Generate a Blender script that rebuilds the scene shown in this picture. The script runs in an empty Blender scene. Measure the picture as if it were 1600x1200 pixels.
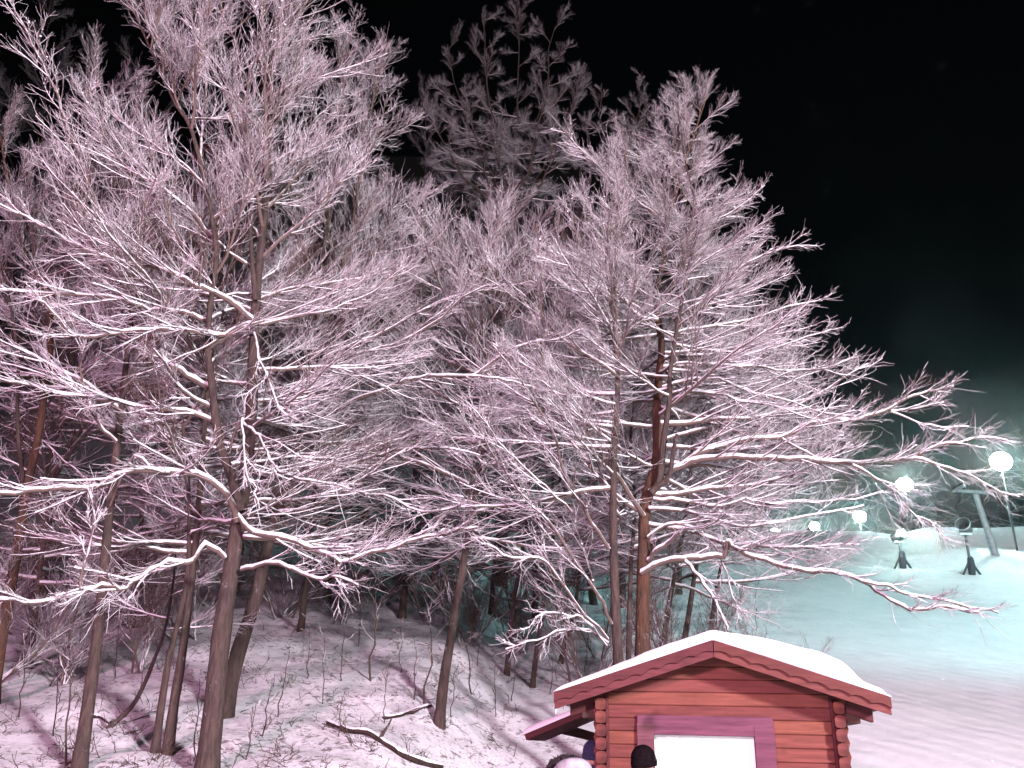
import bpy, bmesh, math, random
import numpy as np
from mathutils import Vector, Matrix, noise

scene = bpy.context.scene
COL = scene.collection
R = math.radians

# ------------------------------------------------------------------ camera
FPX = 1385.0                                   # focal length in pixels of a 1600 px wide frame
PITCH, ROLL = R(22.1), R(1.5)
CAM = np.array([0.0, 0.0, 1.6])
_r0 = np.array([1.0, 0, 0]); _u0 = np.array([0, -math.sin(PITCH), math.cos(PITCH)])
C_F = np.array([0, math.cos(PITCH), math.sin(PITCH)])
C_R = math.cos(ROLL) * _r0 + math.sin(ROLL) * _u0
C_U = math.cos(ROLL) * _u0 - math.sin(ROLL) * _r0
cd = bpy.data.cameras.new('camera'); cam = bpy.data.objects.new('camera', cd); COL.objects.link(cam)
cd.sensor_fit = 'HORIZONTAL'; cd.sensor_width = 36.0; cd.lens = 36.0 * FPX / 1600.0
cd.clip_start = 0.1; cd.clip_end = 2000.0
cam.matrix_world = Matrix(((C_R[0], C_U[0], -C_F[0], CAM[0]), (C_R[1], C_U[1], -C_F[1], CAM[1]),
                           (C_R[2], C_U[2], -C_F[2], CAM[2]), (0, 0, 0, 1)))
scene.camera = cam

# ------------------------------------------------------------------ world, moonless night sky
world = bpy.data.worlds.new('World'); scene.world = world; world.use_nodes = True
wn = world.node_tree; wn.nodes.clear()
sky = wn.nodes.new('ShaderNodeTexSky'); sky.sky_type = 'NISHITA'; sky.sun_disc = False
SUN_EL, SUN_ROT = R(4.0), R(200.0)
sky.sun_elevation = SUN_EL; sky.sun_rotation = SUN_ROT
bg = wn.nodes.new('ShaderNodeBackground'); bg.inputs['Strength'].default_value = 0.0008
wo = wn.nodes.new('ShaderNodeOutputWorld')
wn.links.new(sky.outputs[0], bg.inputs[0]); wn.links.new(bg.outputs[0], wo.inputs[0])

sd = bpy.data.lights.new('moon', 'SUN'); sd.energy = 0.012; sd.angle = R(0.5); sd.color = (0.8, 0.88, 1.0)
so = bpy.data.objects.new('moon', sd); COL.objects.link(so)
so.rotation_euler = (R(50), 0, R(-20)); so.location = (0, 0, 60)

def flood(name, loc, target, energy, color, cone, radius=0.35, blend=0.5):
    """a floodlight of the valley station, standing behind the photographer, or an added fill light out of frame"""
    d = bpy.data.lights.new(name, 'SPOT'); d.energy = energy; d.color = color
    d.spot_size = R(cone); d.spot_blend = blend; d.shadow_soft_size = radius
    o = bpy.data.objects.new(name, d); COL.objects.link(o); o.location = loc
    o.rotation_euler = (Vector(target) - Vector(loc)).to_track_quat('-Z', 'Y').to_euler()
    return o
flood('floodlight_station', (15.0, -13.0, 10.0), (3.0, 16.0, 5.0), 84000, (1.0, 0.87, 0.94), 100, 1.2, 0.35)
flood('floodlight_rental', (-9.0, -15.0, 7.0), (-4.0, 14.0, 6.0), 36000, (1.0, 0.50, 0.74), 95, 1.2)
flood('run_fill', (36.0, 18.0, 20.0), (17.0, 40.0, 8.0), 36000, (0.50, 1.0, 0.98), 74, 0.6, 0.6)  # added fill light, unseen, to brighten the middle of the run

vs = scene.view_settings
vs.view_transform = 'Standard'; vs.look = 'None'; vs.exposure = 0.0; vs.gamma = 1.0; vs.use_curve_mapping = False
cy = scene.cycles
cy.use_denoising = True
try:
    cy.denoiser = 'OPENIMAGEDENOISE'; cy.denoising_input_passes = 'RGB_ALBEDO_NORMAL'
except Exception:
    pass
cy.use_adaptive_sampling = True; cy.adaptive_threshold = 0.02
cy.max_bounces = 3; cy.diffuse_bounces = 1; cy.glossy_bounces = 2; cy.transmission_bounces = 2
cy.volume_bounces = 0; cy.transparent_max_bounces = 4
cy.debug_use_spatial_splits = True
cy.caustics_reflective = False; cy.caustics_refractive = False
cy.sample_clamp_indirect = 4.0

# ------------------------------------------------------------------ helpers: pixels <-> place
def ray(px, py):
    return C_F * FPX + (px - 800) * C_R - (py - 600) * C_U
def P(px, py, Y):
    d = ray(px, py); return CAM + d * (Y / d[1])
def sst(a, b, v):
    t = min(1.0, max(0.0, (v - a) / (b - a))); return t * t * (3 - 2 * t)
def run_side(x, y):                            # 1 on the ski run, 0 in the wood
    return sst(-1.5, 2.5, x - (0.26 * y + 0.6 + 0.8 * math.sin(y * 0.21)))
def h(x, y):
    y0 = 7.4 + 3.0 * sst(-2.2, 0.4, x)
    s = max(0.0, y - y0); s = s * s / (s + 1.6)
    z = 0.262 * s + (0.0012 - 0.0005 * sst(2, 14, x - 0.1 * y)) * s * s
    if y > 62:
        lim = sst(62, 84, y) * sst(4, 22, x - 0.18 * y)
        s2 = max(0.0, 66 - y0); z2 = 0.262 * s2 + 0.0007 * s2 * s2 + 0.06 * (y - 66)
        z = z * (1 - lim) + min(z, z2) * lim
    m = run_side(x, y)
    nf = noise.noise(Vector((x * 0.22, y * 0.22, 3.1)))
    nd = noise.noise(Vector((x * 0.9, y * 0.9, 7.7)))
    ne = noise.noise(Vector((x * 2.6, y * 2.6, 1.7)))
    k = sst(3.0, 12.0, y)
    z += (1 - m) * k * (0.30 * nf + 0.13 * nd + 0.045 * ne)
    z += m * (0.05 * noise.noise(Vector((x * 0.12, y * 0.12, 0))) + 0.02 * nd)
    if y > 40:                                  # ploughed hummocks below the crest of the run
        q = sst(40, 60, y) * sst(3, 10, x - 0.22 * y)
        z += q * max(-0.5, (x - 0.30 * y)) * 0.06 + q * 0.7 * noise.noise(Vector((x * 0.17 + 4, y * 0.12, 9.2))) + q * 0.4 * noise.noise(Vector((x * 0.35, y * 0.3, 2.2)))
    return z
def ground_at(px, py, lo=4.0, hi=140.0):
    d = ray(px, py); prev = lo; Y = lo
    while Y < hi:
        w = CAM + d * (Y / d[1])
        if w[2] < h(w[0], w[1]):
            a, b = prev, Y
            for _ in range(24):
                m = 0.5 * (a + b); w = CAM + d * (m / d[1])
                if w[2] < h(w[0], w[1]): b = m
                else: a = m
            return CAM + d * (b / d[1])
        prev = Y; Y += 0.25
    return CAM + d * (hi / d[1])

# ------------------------------------------------------------------ helpers: materials
class NT:
    def __init__(s, name):
        s.m = bpy.data.materials.new(name); s.m.use_nodes = True
        s.t = s.m.node_tree; s.b = s.t.nodes['Principled BSDF']; s.tc = s.t.nodes.new('ShaderNodeTexCoord')
    def n(s, typ, **kw):
        o = s.t.nodes.new(typ)
        for k, v in kw.items(): setattr(o, k, v)
        return o
    def l(s, a, b): s.t.links.new(a, b)
    def noise(s, scale, detail=3, rough=0.55, coord='Object', vec=None, dist=0.0):
        o = s.n('ShaderNodeTexNoise'); o.inputs['Scale'].default_value = scale
        o.inputs['Detail'].default_value = detail; o.inputs['Roughness'].default_value = rough
        o.inputs['Distortion'].default_value = dist
        s.l(vec if vec is not None else s.tc.outputs[coord], o.inputs['Vector']); return o.outputs['Fac']
    def ramp(s, fac, stops, interp='LINEAR'):
        o = s.n('ShaderNodeValToRGB'); o.color_ramp.interpolation = interp; e = o.color_ramp.elements
        while len(e) < len(stops): e.new(0.5)
        for q, (p, c) in zip(e, stops): q.position = p; q.color = (*c, 1) if len(c) == 3 else c
        s.l(fac, o.inputs[0]); return o.outputs[0]
    def math(s, op, a, b=None):
        o = s.n('ShaderNodeMath', operation=op)
        for i, v in enumerate((a, b)):
            if v is None: continue
            if isinstance(v, (int, float)): o.inputs[i].default_value = v
            else: s.l(v, o.inputs[i])
        return o.outputs[0]
    def mix(s, fac, a, b, blend='MIX'):
        o = s.n('ShaderNodeMix', data_type='RGBA', blend_type=blend)
        for i, v in ((0, fac), (6, a), (7, b)):
            if isinstance(v, (int, float)): o.inputs[i].default_value = v
            elif isinstance(v, tuple): o.inputs[i].default_value = (*v, 1)
            else: s.l(v, o.inputs[i])
        return o.outputs[2]
    def scaled(s, xyz, coord='Object'):
        o = s.n('ShaderNodeMapping'); o.inputs['Scale'].default_value = xyz
        s.l(s.tc.outputs[coord], o.inputs['Vector']); return o.outputs[0]
    def bump(s, hgt, strength=0.5, dist=0.02):
        o = s.n('ShaderNodeBump'); o.inputs['Strength'].default_value = strength; o.inputs['Distance'].default_value = dist
        s.l(hgt, o.inputs['Height']); s.l(o.outputs[0], s.b.inputs['Normal'])
    def base(s, c):
        if isinstance(c, tuple): s.b.inputs['Base Color'].default_value = (*c, 1)
        else: s.l(c, s.b.inputs['Base Color'])
    def rough(s, v): s.b.inputs['Roughness'].default_value = v
    def snow_fac(s, lo, hi, nscale, namp):
        """how far snow has settled: the faces that look up carry it, with a ragged edge"""
        g = s.n('ShaderNodeNewGeometry'); x = s.n('ShaderNodeSeparateXYZ'); s.l(g.outputs['Normal'], x.inputs[0])
        nz = s.math('ADD', x.outputs[2], s.math('MULTIPLY', s.math('SUBTRACT', s.noise(nscale, 2), 0.5), namp))
        o = s.n('ShaderNodeMapRange'); o.inputs[1].default_value = lo; o.inputs[2].default_value = hi
        s.l(nz, o.inputs[0]); return o.outputs[0]

def m_plain(name, c, rough=0.6, metal=0.0, vary=0.25, nscale=6.0):
    t = NT(name); f = t.noise(nscale, 4)
    t.base(t.ramp(f, [(0.3, tuple(v * (1 - vary) for v in c)), (0.7, tuple(min(1, v * (1 + vary)) for v in c))]))
    t.rough(rough); t.b.inputs['Metallic'].default_value = metal; t.bump(f, 0.15, 0.005); return t.m

def m_bark(name, c1, c2, snow=(0.62, 0.9)):
    t = NT(name); v = t.scaled((9, 9, 1.6)); f = t.noise(2.2, 6, 0.65, vec=v)
    f2 = t.noise(1.3, 3); c = t.mix(t.ramp(f2, [(0.35, (0, 0, 0)), (0.7, (1, 1, 1))]), c1, c2)
    c = t.mix(t.ramp(f, [(0.3, (0.45, 0.45, 0.45)), (0.65, (1, 1, 1))]), (0, 0, 0), c)
    sp = t.ramp(t.noise(5, 5, 0.75), [(0.62, (0, 0, 0)), (0.74, (0.35, 0.35, 0.35))])          # blown-on snow specks
    fac = t.math('MAXIMUM', t.snow_fac(snow[0], snow[1], 9, 0.7), sp)
    t.base(t.mix(fac, c, (0.78, 0.8, 0.84))); t.rough(0.95); t.b.inputs['Specular IOR Level'].default_value = 0.1; t.bump(f, 1.0, 0.05); return t.m
def m_twig(name, c, lo, hi):
    t = NT(name); t.base(t.mix(t.snow_fac(lo, hi, 7, 1.2), c, (0.8, 0.82, 0.86))); t.rough(0.85); return t.m
def m_snow(name, c=(0.82, 0.84, 0.88), sc=8.0, bump=0.25):
    t = NT(name); f = t.noise(sc, 5, 0.6); t.base(t.ramp(f, [(0.3, tuple(v * 0.95 for v in c)), (0.7, c)]))
    t.rough(0.65); t.b.inputs['Specular IOR Level'].default_value = 0.25; t.bump(f, bump, 0.03); return t.m

M = {}
M['bark'] = m_bark('beech_bark', (0.105, 0.078, 0.068), (0.075, 0.06, 0.055))
M['bark_red'] = m_bark('orange_lit_bark', (0.125, 0.068, 0.045), (0.08, 0.055, 0.045))  # redder copy of the bark, orange light put into its colour
M['darkbark'] = m_bark('rotten_bark', (0.07, 0.048, 0.04), (0.05, 0.038, 0.034), (0.85, 1.1))
M['limb'] = m_twig('limb_bark', (0.10, 0.072, 0.06), 0.10, 0.55)
M['twig'] = m_twig('frosted_twig', (0.14, 0.095, 0.088), -0.58, 0.34)
M['twig_shaded'] = m_twig('shaded_twig', (0.10, 0.058, 0.052), 0.15, 0.95)  # shaded copy of the twig: shade painted as darker bark with less snow
M['snow'] = m_snow('settled_snow')
M['roofsnow'] = m_snow('roof_snow', (0.86, 0.87, 0.9), 3.0, 0.35)
M['litter'] = m_plain('dry_stems', (0.075, 0.05, 0.038), 0.9)
M['steel'] = m_plain('galvanised_steel', (0.42, 0.45, 0.47), 0.45, 0.6)
M['darksteel'] = m_plain('weathered_steel', (0.10, 0.105, 0.11), 0.6, 0.3)
M['dark'] = m_plain('dark_rubber', (0.03, 0.03, 0.035), 0.7)
M['gunbody'] = m_plain('snow_gun_paint', (0.30, 0.31, 0.33), 0.5)
M['pad'] = m_plain('dark_padding', (0.035, 0.04, 0.05), 0.8)
def m_wood(name, c, vary=0.5, along=(1.2, 14, 14)):
    t = NT(name); v = t.scaled(along); g = t.noise(2.0, 5, 0.6, vec=v, dist=0.4)
    oi = t.n('ShaderNodeObjectInfo'); rnd = oi.outputs['Random']
    k = t.ramp(rnd, [(0.0, tuple(x * (1 - vary * 0.45) for x in c)), (0.5, c), (1.0, (c[0] * 1.22, c[1] * 1.45, c[2] * 1.05))])
    knots = t.ramp(t.noise(2.3, 2), [(0.60, (1, 1, 1)), (0.70, (0.5, 0.47, 0.47))])
    k = t.mix(1.0, k, knots, 'MULTIPLY')
    t.base(t.mix(t.ramp(g, [(0.35, (0, 0, 0)), (0.7, (1, 1, 1))]), t.mix(1.0, k, (0.58, 0.55, 0.55), 'MULTIPLY'), k))
    t.rough(0.75); t.b.inputs['Specular IOR Level'].default_value = 0.25; t.bump(g, 0.5, 0.008); return t.m
M['log'] = m_wood('red_stained_log', (0.165, 0.047, 0.040))
M['barge'] = m_wood('red_barge_paint', (0.098, 0.025, 0.028), 0.25)
M['wave'] = m_wood('red_trim_paint', (0.125, 0.034, 0.037), 0.2)
M['casing'] = m_wood('plum_window_paint', (0.140, 0.048, 0.080), 0.3)
M['soffit'] = m_wood('dark_soffit_boards', (0.07, 0.035, 0.03), 0.3)

# ------------------------------------------------------------------ helpers: objects and meshes
def link(name, data, mat=None, parent=None, loc=None):
    o = bpy.data.objects.new(name, data); COL.objects.link(o)
    if mat is not None and data is not None and not data.materials: data.materials.append(mat)
    if parent is not None: o.parent = parent
    if loc is not None: o.location = loc
    return o
def tag(o, label, cat, group=None):
    o['label'] = label; o['category'] = cat
    if group: o['group'] = group
    return o
def thing(name, label, cat, loc=(0, 0, 0), rz=0.0, group=None):
    o = bpy.data.objects.new(name, None); COL.objects.link(o); o.location = loc; o.rotation_euler = (0, 0, rz)
    o.empty_display_size = 0.2
    return tag(o, label, cat, group)
def np_mesh(name, V, Q, smooth=True):
    """V (n,3), Q (m,4) quads"""
    me = bpy.data.meshes.new(name); V = np.asarray(V, np.float32); Q = np.asarray(Q, np.int32)
    me.vertices.add(len(V)); me.vertices.foreach_set('co', V.ravel())
    me.loops.add(Q.size); me.loops.foreach_set('vertex_index', Q.ravel())
    me.polygons.add(len(Q)); me.polygons.foreach_set('loop_start', np.arange(0, Q.size, Q.shape[1], dtype=np.int32))
    me.polygons.foreach_set('use_smooth', np.full(len(Q), smooth, bool))
    me.update(calc_edges=True); return me
def bm_obj(name, bm, mat, parent=None, smooth=False):
    bmesh.ops.recalc_face_normals(bm, faces=bm.faces)
    me = bpy.data.meshes.new(name); bm.to_mesh(me); bm.free()
    if smooth:
        for p in me.polygons: p.use_smooth = True
    return link(name, me, mat, parent)
def bm_box(bm, x0, x1, y0, y1, z0, z1):
    v = [bm.verts.new((x, y, z)) for x in (x0, x1) for y in (y0, y1) for z in (z0, z1)]
    for f in ((0, 1, 3, 2), (4, 6, 7, 5), (0, 4, 5, 1), (2, 3, 7, 6), (0, 2, 6, 4), (1, 5, 7, 3)):
        bm.faces.new([v[i] for i in f])
def box(name, mat, parent, x0, x1, y0, y1, z0, z1, bev=0.0):
    bm = bmesh.new(); bm_box(bm, x0, x1, y0, y1, z0, z1)
    if bev: bmesh.ops.bevel(bm, geom=bm.edges[:] , offset=bev, segments=1, affect='EDGES')
    return bm_obj(name, bm, mat, parent)
def prism(name, mat, parent, poly, y0, y1, bev=0.0):
    """poly in (x,z), extruded along y"""
    bm = bmesh.new(); a = [bm.verts.new((x, y0, z)) for x, z in poly]; b = [bm.verts.new((x, y1, z)) for x, z in poly]
    n = len(poly); bm.faces.new(a); bm.faces.new(b[::-1])
    for i in range(n): bm.faces.new((a[i], b[i], b[(i + 1) % n], a[(i + 1) % n]))
    if bev: bmesh.ops.bevel(bm, geom=[e for e in bm.edges], offset=bev, segments=1, affect='EDGES')
    return bm_obj(name, bm, mat, parent)
def lathe(name, mat, parent, prof, seg=20, axis=None, smooth=True, cap=True):
    """prof: list of (radius, height) along z"""
    bm = bmesh.new(); rings = []
    for r, z in prof: rings.append([bm.verts.new((r * math.cos(2 * math.pi * i / seg), r * math.sin(2 * math.pi * i / seg), z)) for i in range(seg)])
    for a, b in zip(rings, rings[1:]):
        for i in range(seg): bm.faces.new((a[i], a[(i + 1) % seg], b[(i + 1) % seg], b[i]))
    if cap: bm.faces.new(rings[0][::-1]); bm.faces.new(rings[-1])
    if axis is not None: bmesh.ops.transform(bm, matrix=axis, verts=bm.verts)
    return bm_obj(name, bm, mat, parent, smooth)

# ------------------------------------------------------------------ tubes in bulk
def nrm(v): return v / np.maximum(np.linalg.norm(v, axis=-1, keepdims=True), 1e-9)
def tubes(pts, rad, sides):
    """pts (M,n,3), rad (M,n) -> verts, quads"""
    Mn, n, _ = pts.shape
    t = np.empty_like(pts); t[:, 1:-1] = pts[:, 2:] - pts[:, :-2]; t[:, 0] = pts[:, 1] - pts[:, 0]; t[:, -1] = pts[:, -1] - pts[:, -2]
    t = nrm(t); mean = nrm(pts[:, -1] - pts[:, 0])
    ref = np.where(np.abs(mean[:, 2:3]) > 0.85, np.array([[0.0, 1.0, 0]]), np.array([[0, 0, 1.0]]))[:, None, :]
    u = nrm(np.cross(t, np.broadcast_to(ref, t.shape))); v = np.cross(u, t)
    a = np.arange(sides) * 2 * math.pi / sides + 0.3
    V = pts[:, :, None, :] + rad[:, :, None, None] * (np.cos(a)[None, None, :, None] * u[:, :, None, :] + np.sin(a)[None, None, :, None] * v[:, :, None, :])
    idx = np.arange(Mn * n * sides).reshape(Mn, n, sides)
    q = np.stack([idx[:, :-1], np.roll(idx, -1, 2)[:, :-1], np.roll(idx, -1, 2)[:, 1:], idx[:, 1:]], -1)
    return V.reshape(-1, 3), q.reshape(-1, 4)
def merge(parts):
    Vs, Qs, off = [], [], 0
    for V, Q in parts: Vs.append(V); Qs.append(Q + off); off += len(V)
    return np.concatenate(Vs), np.concatenate(Qs)
def grow(base, d, L, n, wob, up, rng):
    Mn = len(base); pts = np.empty((Mn, n, 3)); pts[:, 0] = base; d = nrm(d.copy()); st = (L / (n - 1))[:, None]
    for i in range(1, n):
        d = nrm(d + rng.normal(0, wob, (Mn, 3)) + np.array([0, 0, up])); pts[:, i] = pts[:, i - 1] + d * st
    return pts
def sample(pts, idx, t):
    n = pts.shape[1]; f = t * (n - 1); i = np.clip(f.astype(int), 0, n - 2); w = (f - i)[:, None]
    a = pts[idx, i]; b = pts[idx, i + 1]; return a * (1 - w) + b * w, nrm(b - a)
def kids(pts, k, t0, t1, ang, flat, rng, keep=1.0):
    """k children along each parent polyline: base points, directions, t"""
    N = len(pts); idx = np.repeat(np.arange(N), k)
    t = t0 + (t1 - t0) * (np.tile(np.arange(k), N) + rng.uniform(0.1, 0.9, N * k)) / k
    if keep < 1: s = rng.random(N * k) < keep; idx, t = idx[s], t[s]
    b, ax = sample(pts, idx, t); m = len(b)
    side = np.where(rng.random(m) < 0.5, -1.0, 1.0)[:, None]
    upv = nrm(np.array([[0, 0, 1.0]]) + rng.normal(0, flat, (m, 3)))
    lat = nrm(np.cross(ax, upv)) * side
    a = np.radians(rng.uniform(ang[0], ang[1], m))[:, None]
    return b, ax * np.cos(a) + lat * np.sin(a), t, idx
def octs(c, r):
    """little snow clumps"""
    o = np.array([[1, 0, 0], [0, 1, 0], [-1, 0, 0], [0, -1, 0], [0, 0, 0.9], [0, 0, -0.6]], float)
    V = c[:, None, :] + o[None] * r[:, None, None]
    f = np.array([[0, 1, 4, 4], [1, 2, 4, 4], [2, 3, 4, 4], [3, 0, 4, 4], [1, 0, 5, 5], [2, 1, 5, 5], [3, 2, 5, 5], [0, 3, 5, 5]])
    return V, f
def clothe(axis, r0, r1, rng, lat_len, up=0.05, dens=4.2, twk=8, tlk=2, thick=1.0, sides0=7, snow=1.0, t0=0.12, flat=0.8):
    """a limb (axis polyline) with its side branches, twigs and snow. returns (wood, twigs, snow) as verts/quads"""
    n = len(axis); L = float(np.linalg.norm(np.diff(axis, axis=0), axis=1).sum())
    ts = np.linspace(0, 1, n); rad = (r0 * (1 - ts) + r1 * ts)
    A = axis[None]; wood = [tubes(A, rad[None] * rng.uniform(0.92, 1.08, (1, n)), sides0)]
    k = max(3, int(L * dens))
    b, d, t, _ = kids(A, k, t0, 0.98, (14, 40), flat, rng)
    ll = lat_len * (1.08 - 0.78 * t) * rng.uniform(0.4, 1.35, len(t))
    lat = grow(b, d, ll, 9, 0.075, up * 0.5, rng)
    lr0 = np.clip((r0 * (1 - t) + r1 * t) * 0.5, 0.0065, 0.018) * thick
    lrad = lr0[:, None] * np.linspace(1, 0.40, 9)[None]
    wood.append(tubes(lat, lrad, 4))
    # twigs on side branches and on the outer axis
    b2, d2, t2, i2 = kids(lat, twk, 0.12, 1.0, (12, 38), 0.9, rng)
    l2 = np.clip(ll[i2] * (0.70 - 0.42 * t2), 0.18, 1.0) * rng.uniform(0.6, 1.25, len(t2))
    b2b, d2b, t2b, _ = kids(A, int(k * 1.1), 0.3, 1.0, (15, 45), 0.7, rng)
    b2 = np.concatenate([b2, b2b]); d2 = np.concatenate([d2, d2b]); l2 = np.concatenate([l2, rng.uniform(0.2, 0.6, len(t2b))])
    tw = grow(b2, d2, l2, 5, 0.09, up * 0.7, rng)
    tr = 0.0056 * thick * np.linspace(1, 0.5, 5)[None] * rng.uniform(0.75, 1.2, (len(tw), 1))
    b3, d3, t3, i3 = kids(tw, tlk, 0.2, 1.0, (15, 42), 0.8, rng, 0.9)
    l3 = np.clip(l2[i3] * 0.6, 0.10, 0.42) * rng.uniform(0.5, 1.3, len(t3))
    tl = grow(b3, d3, l3, 3, 0.10, up * 1.2, rng)
    t3r = 0.0044 * thick * np.linspace(1, 0.55, 3)[None] * rng.uniform(0.8, 1.2, (len(tl), 1))
    twigs = [tubes(tw, tr, 3), tubes(tl, t3r, 3)]
    # settled snow: ridges that lie on top of the limb and side branches, and clumps in the forks
    sn = []
    def ridge(pts, rr, sides, w):
        tg = np.empty_like(pts); tg[:, 1:] = pts[:, 1:] - pts[:, :-1]; tg[:, 0] = tg[:, 1]; tg = nrm(tg)
        fl = np.sqrt(np.clip(1 - tg[:, :, 2] ** 2, 0, 1)) ** 1.5
        lump = rng.uniform(0.75, 1.2, rr.shape)
        sr = (0.66 * rr + 0.006 * w) * fl * lump * snow
        c = pts.copy(); c[:, :, 2] += rr * 0.75 + sr * 0.35
        sn.append(tubes(c, np.maximum(sr, 0.001), sides))
    ridge(A, rad[None], 5, 1.4); ridge(lat, lrad, 4, 0.9)
    q = rng.random(len(b2)) < 0.22; V, f = octs(b2[q] + np.array([0, 0, 0.012]), rng.uniform(0.012, 0.028, q.sum()))
    base = 0; F = (f[None] + (np.arange(len(V)) * 6)[:, None, None]).reshape(-1, 4)
    clump = (V.reshape(-1, 3), F)
    return merge(wood), merge(twigs), merge(sn), clump
def limb_meshes(tag_, res):
    w, t, s, c = res
    sv, sq = s
    # the clumps are triangles: give them as separate triangle faces in the same mesh
    me_s = bpy.data.meshes.new(tag_ + '_snow')
    tri = c[1][:, :3] + len(sv); V = np.concatenate([sv, c[0]]).astype(np.float32)
    nq, nt = len(sq), len(tri)
    me_s.vertices.add(len(V)); me_s.vertices.foreach_set('co', V.ravel())
    me_s.loops.add(nq * 4 + nt * 3); me_s.loops.foreach_set('vertex_index', np.concatenate([sq.ravel(), tri.ravel()]).astype(np.int32))
    me_s.polygons.add(nq + nt)
    me_s.polygons.foreach_set('loop_start', np.concatenate([np.arange(nq) * 4, nq * 4 + np.arange(nt) * 3]).astype(np.int32))
    me_s.polygons.foreach_set('use_smooth', np.ones(nq + nt, bool)); me_s.update(calc_edges=True)
    return np_mesh(tag_, *w), np_mesh(tag_ + '_twigs', *t), me_s

# ---- library of limbs, 4 m long, pointing along +X, one set for each steepness
LIB_L = 4.0
LIB = {}
def build_library():
    for e, bend in ((-8, 0.02), (10, 0.02), (28, 0.03), (45, 0.03), (62, 0.02), (77, 0.01)):
        for v in range(4):
            rng = np.random.default_rng(1000 + e * 10 + v)
            n = 22; d = np.array([math.cos(R(e)), 0, math.sin(R(e))]); p = np.zeros(3); ax = [p.copy()]
            dirv = d.copy()
            for i in range(n - 1):
                dirv = nrm(dirv + rng.normal(0, 0.075, 3) * np.array([1, 1.0, 0.8]) + np.array([0, 0, bend * (1 if i > 6 else -0.5)]) + 0.05 * (d - dirv))
                p = p + dirv * LIB_L / (n - 1); ax.append(p.copy())
            res = clothe(np.array(ax), 0.040, 0.008, rng, 1.85, up=0.05 if e < 40 else 0.10)
            ms = limb_meshes('limb_mesh', res)
            for m_, k in zip(ms, ('limb', 'twig', 'snow')): m_.materials.append(M[k])
            LIB.setdefault(e, []).append(ms)
build_library()

# ------------------------------------------------------------------ ground
def build_ground():
    xs = np.concatenate([np.linspace(-150, -28, 26)[:-1], np.linspace(-28, 34, 210)[:-1], np.linspace(34, 190, 45)])
    ys = np.concatenate([np.linspace(-40, 2, 16)[:-1], np.linspace(2, 36, 190)[:-1], np.linspace(36, 110, 120)[:-1], np.linspace(110, 420, 26)])
    nx, ny = len(xs), len(ys)
    V = np.empty((ny, nx, 3)); mask = np.empty((ny, nx))
    for j, y in enumerate(ys):
        for i, x in enumerate(xs):
            V[j, i] = (x, y, h(x, y)); mask[j, i] = 1 - run_side(x, y)
    idx = np.arange(nx * ny).reshape(ny, nx)
    Q = np.stack([idx[:-1, :-1], idx[:-1, 1:], idx[1:, 1:], idx[1:, :-1]], -1).reshape(-1, 4)
    me = np_mesh('snowy_ground', V.reshape(-1, 3), Q)
    at = me.attributes.new('wood_floor', 'FLOAT', 'POINT'); at.data.foreach_set('value', mask.ravel().astype(np.float32))
    t = NT('ground_snow')
    a = t.n('ShaderNodeAttribute', attribute_name='wood_floor')
    f1 = t.noise(2.4, 6, 0.7); f2 = t.noise(0.5, 3); f4 = t.noise(7.0, 4, 0.6); f5 = t.noise(19.0, 3, 0.6)
    patch = t.ramp(f2, [(0.34, (0.3,) * 3), (0.52, (1, 1, 1))])
    tuft = t.ramp(f4, [(0.54, (0, 0, 0)), (0.62, (1, 1, 1))]); speck = t.ramp(f5, [(0.56, (0, 0, 0)), (0.63, (0.8,) * 3)])
    lit = t.math('MULTIPLY', t.math('MAXIMUM', tuft, speck), patch)
    lit = t.math('MULTIPLY', lit, t.ramp(f1, [(0.40, (0.1,) * 3), (0.55, (1, 1, 1))]))
    lit = t.math('MULTIPLY', t.math('MULTIPLY', lit, a.outputs['Fac']), 0.85)
    f3 = t.noise(1.1, 4)
    snow = t.ramp(f3, [(0.3, (0.70, 0.72, 0.76)), (0.7, (0.80, 0.815, 0.85))])
    t.base(t.mix(lit, snow, (0.10, 0.07, 0.06))); t.rough(0.7); t.b.inputs['Specular IOR Level'].default_value = 0.2
    # drifts and groomer tracks as fine relief
    w = t.n('ShaderNodeTexWave', wave_type='BANDS', bands_direction='DIAGONAL'); w.inputs['Scale'].default_value = 0.9
    w.inputs['Distortion'].default_value = 6.0; w.inputs['Detail'].default_value = 3; w.inputs['Detail Scale'].default_value = 1.5
    t.l(t.scaled((1.0, 0.35, 1.0)), w.inputs['Vector'])
    hg = t.math('ADD', t.math('MULTIPLY', f1, 0.7), t.math('MULTIPLY', w.outputs['Fac'], 0.45))
    t.bump(hg, 0.45, 0.08)
    o = link('snowy_ground', me, t.m); o['kind'] = 'structure'; return o
build_ground()

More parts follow.
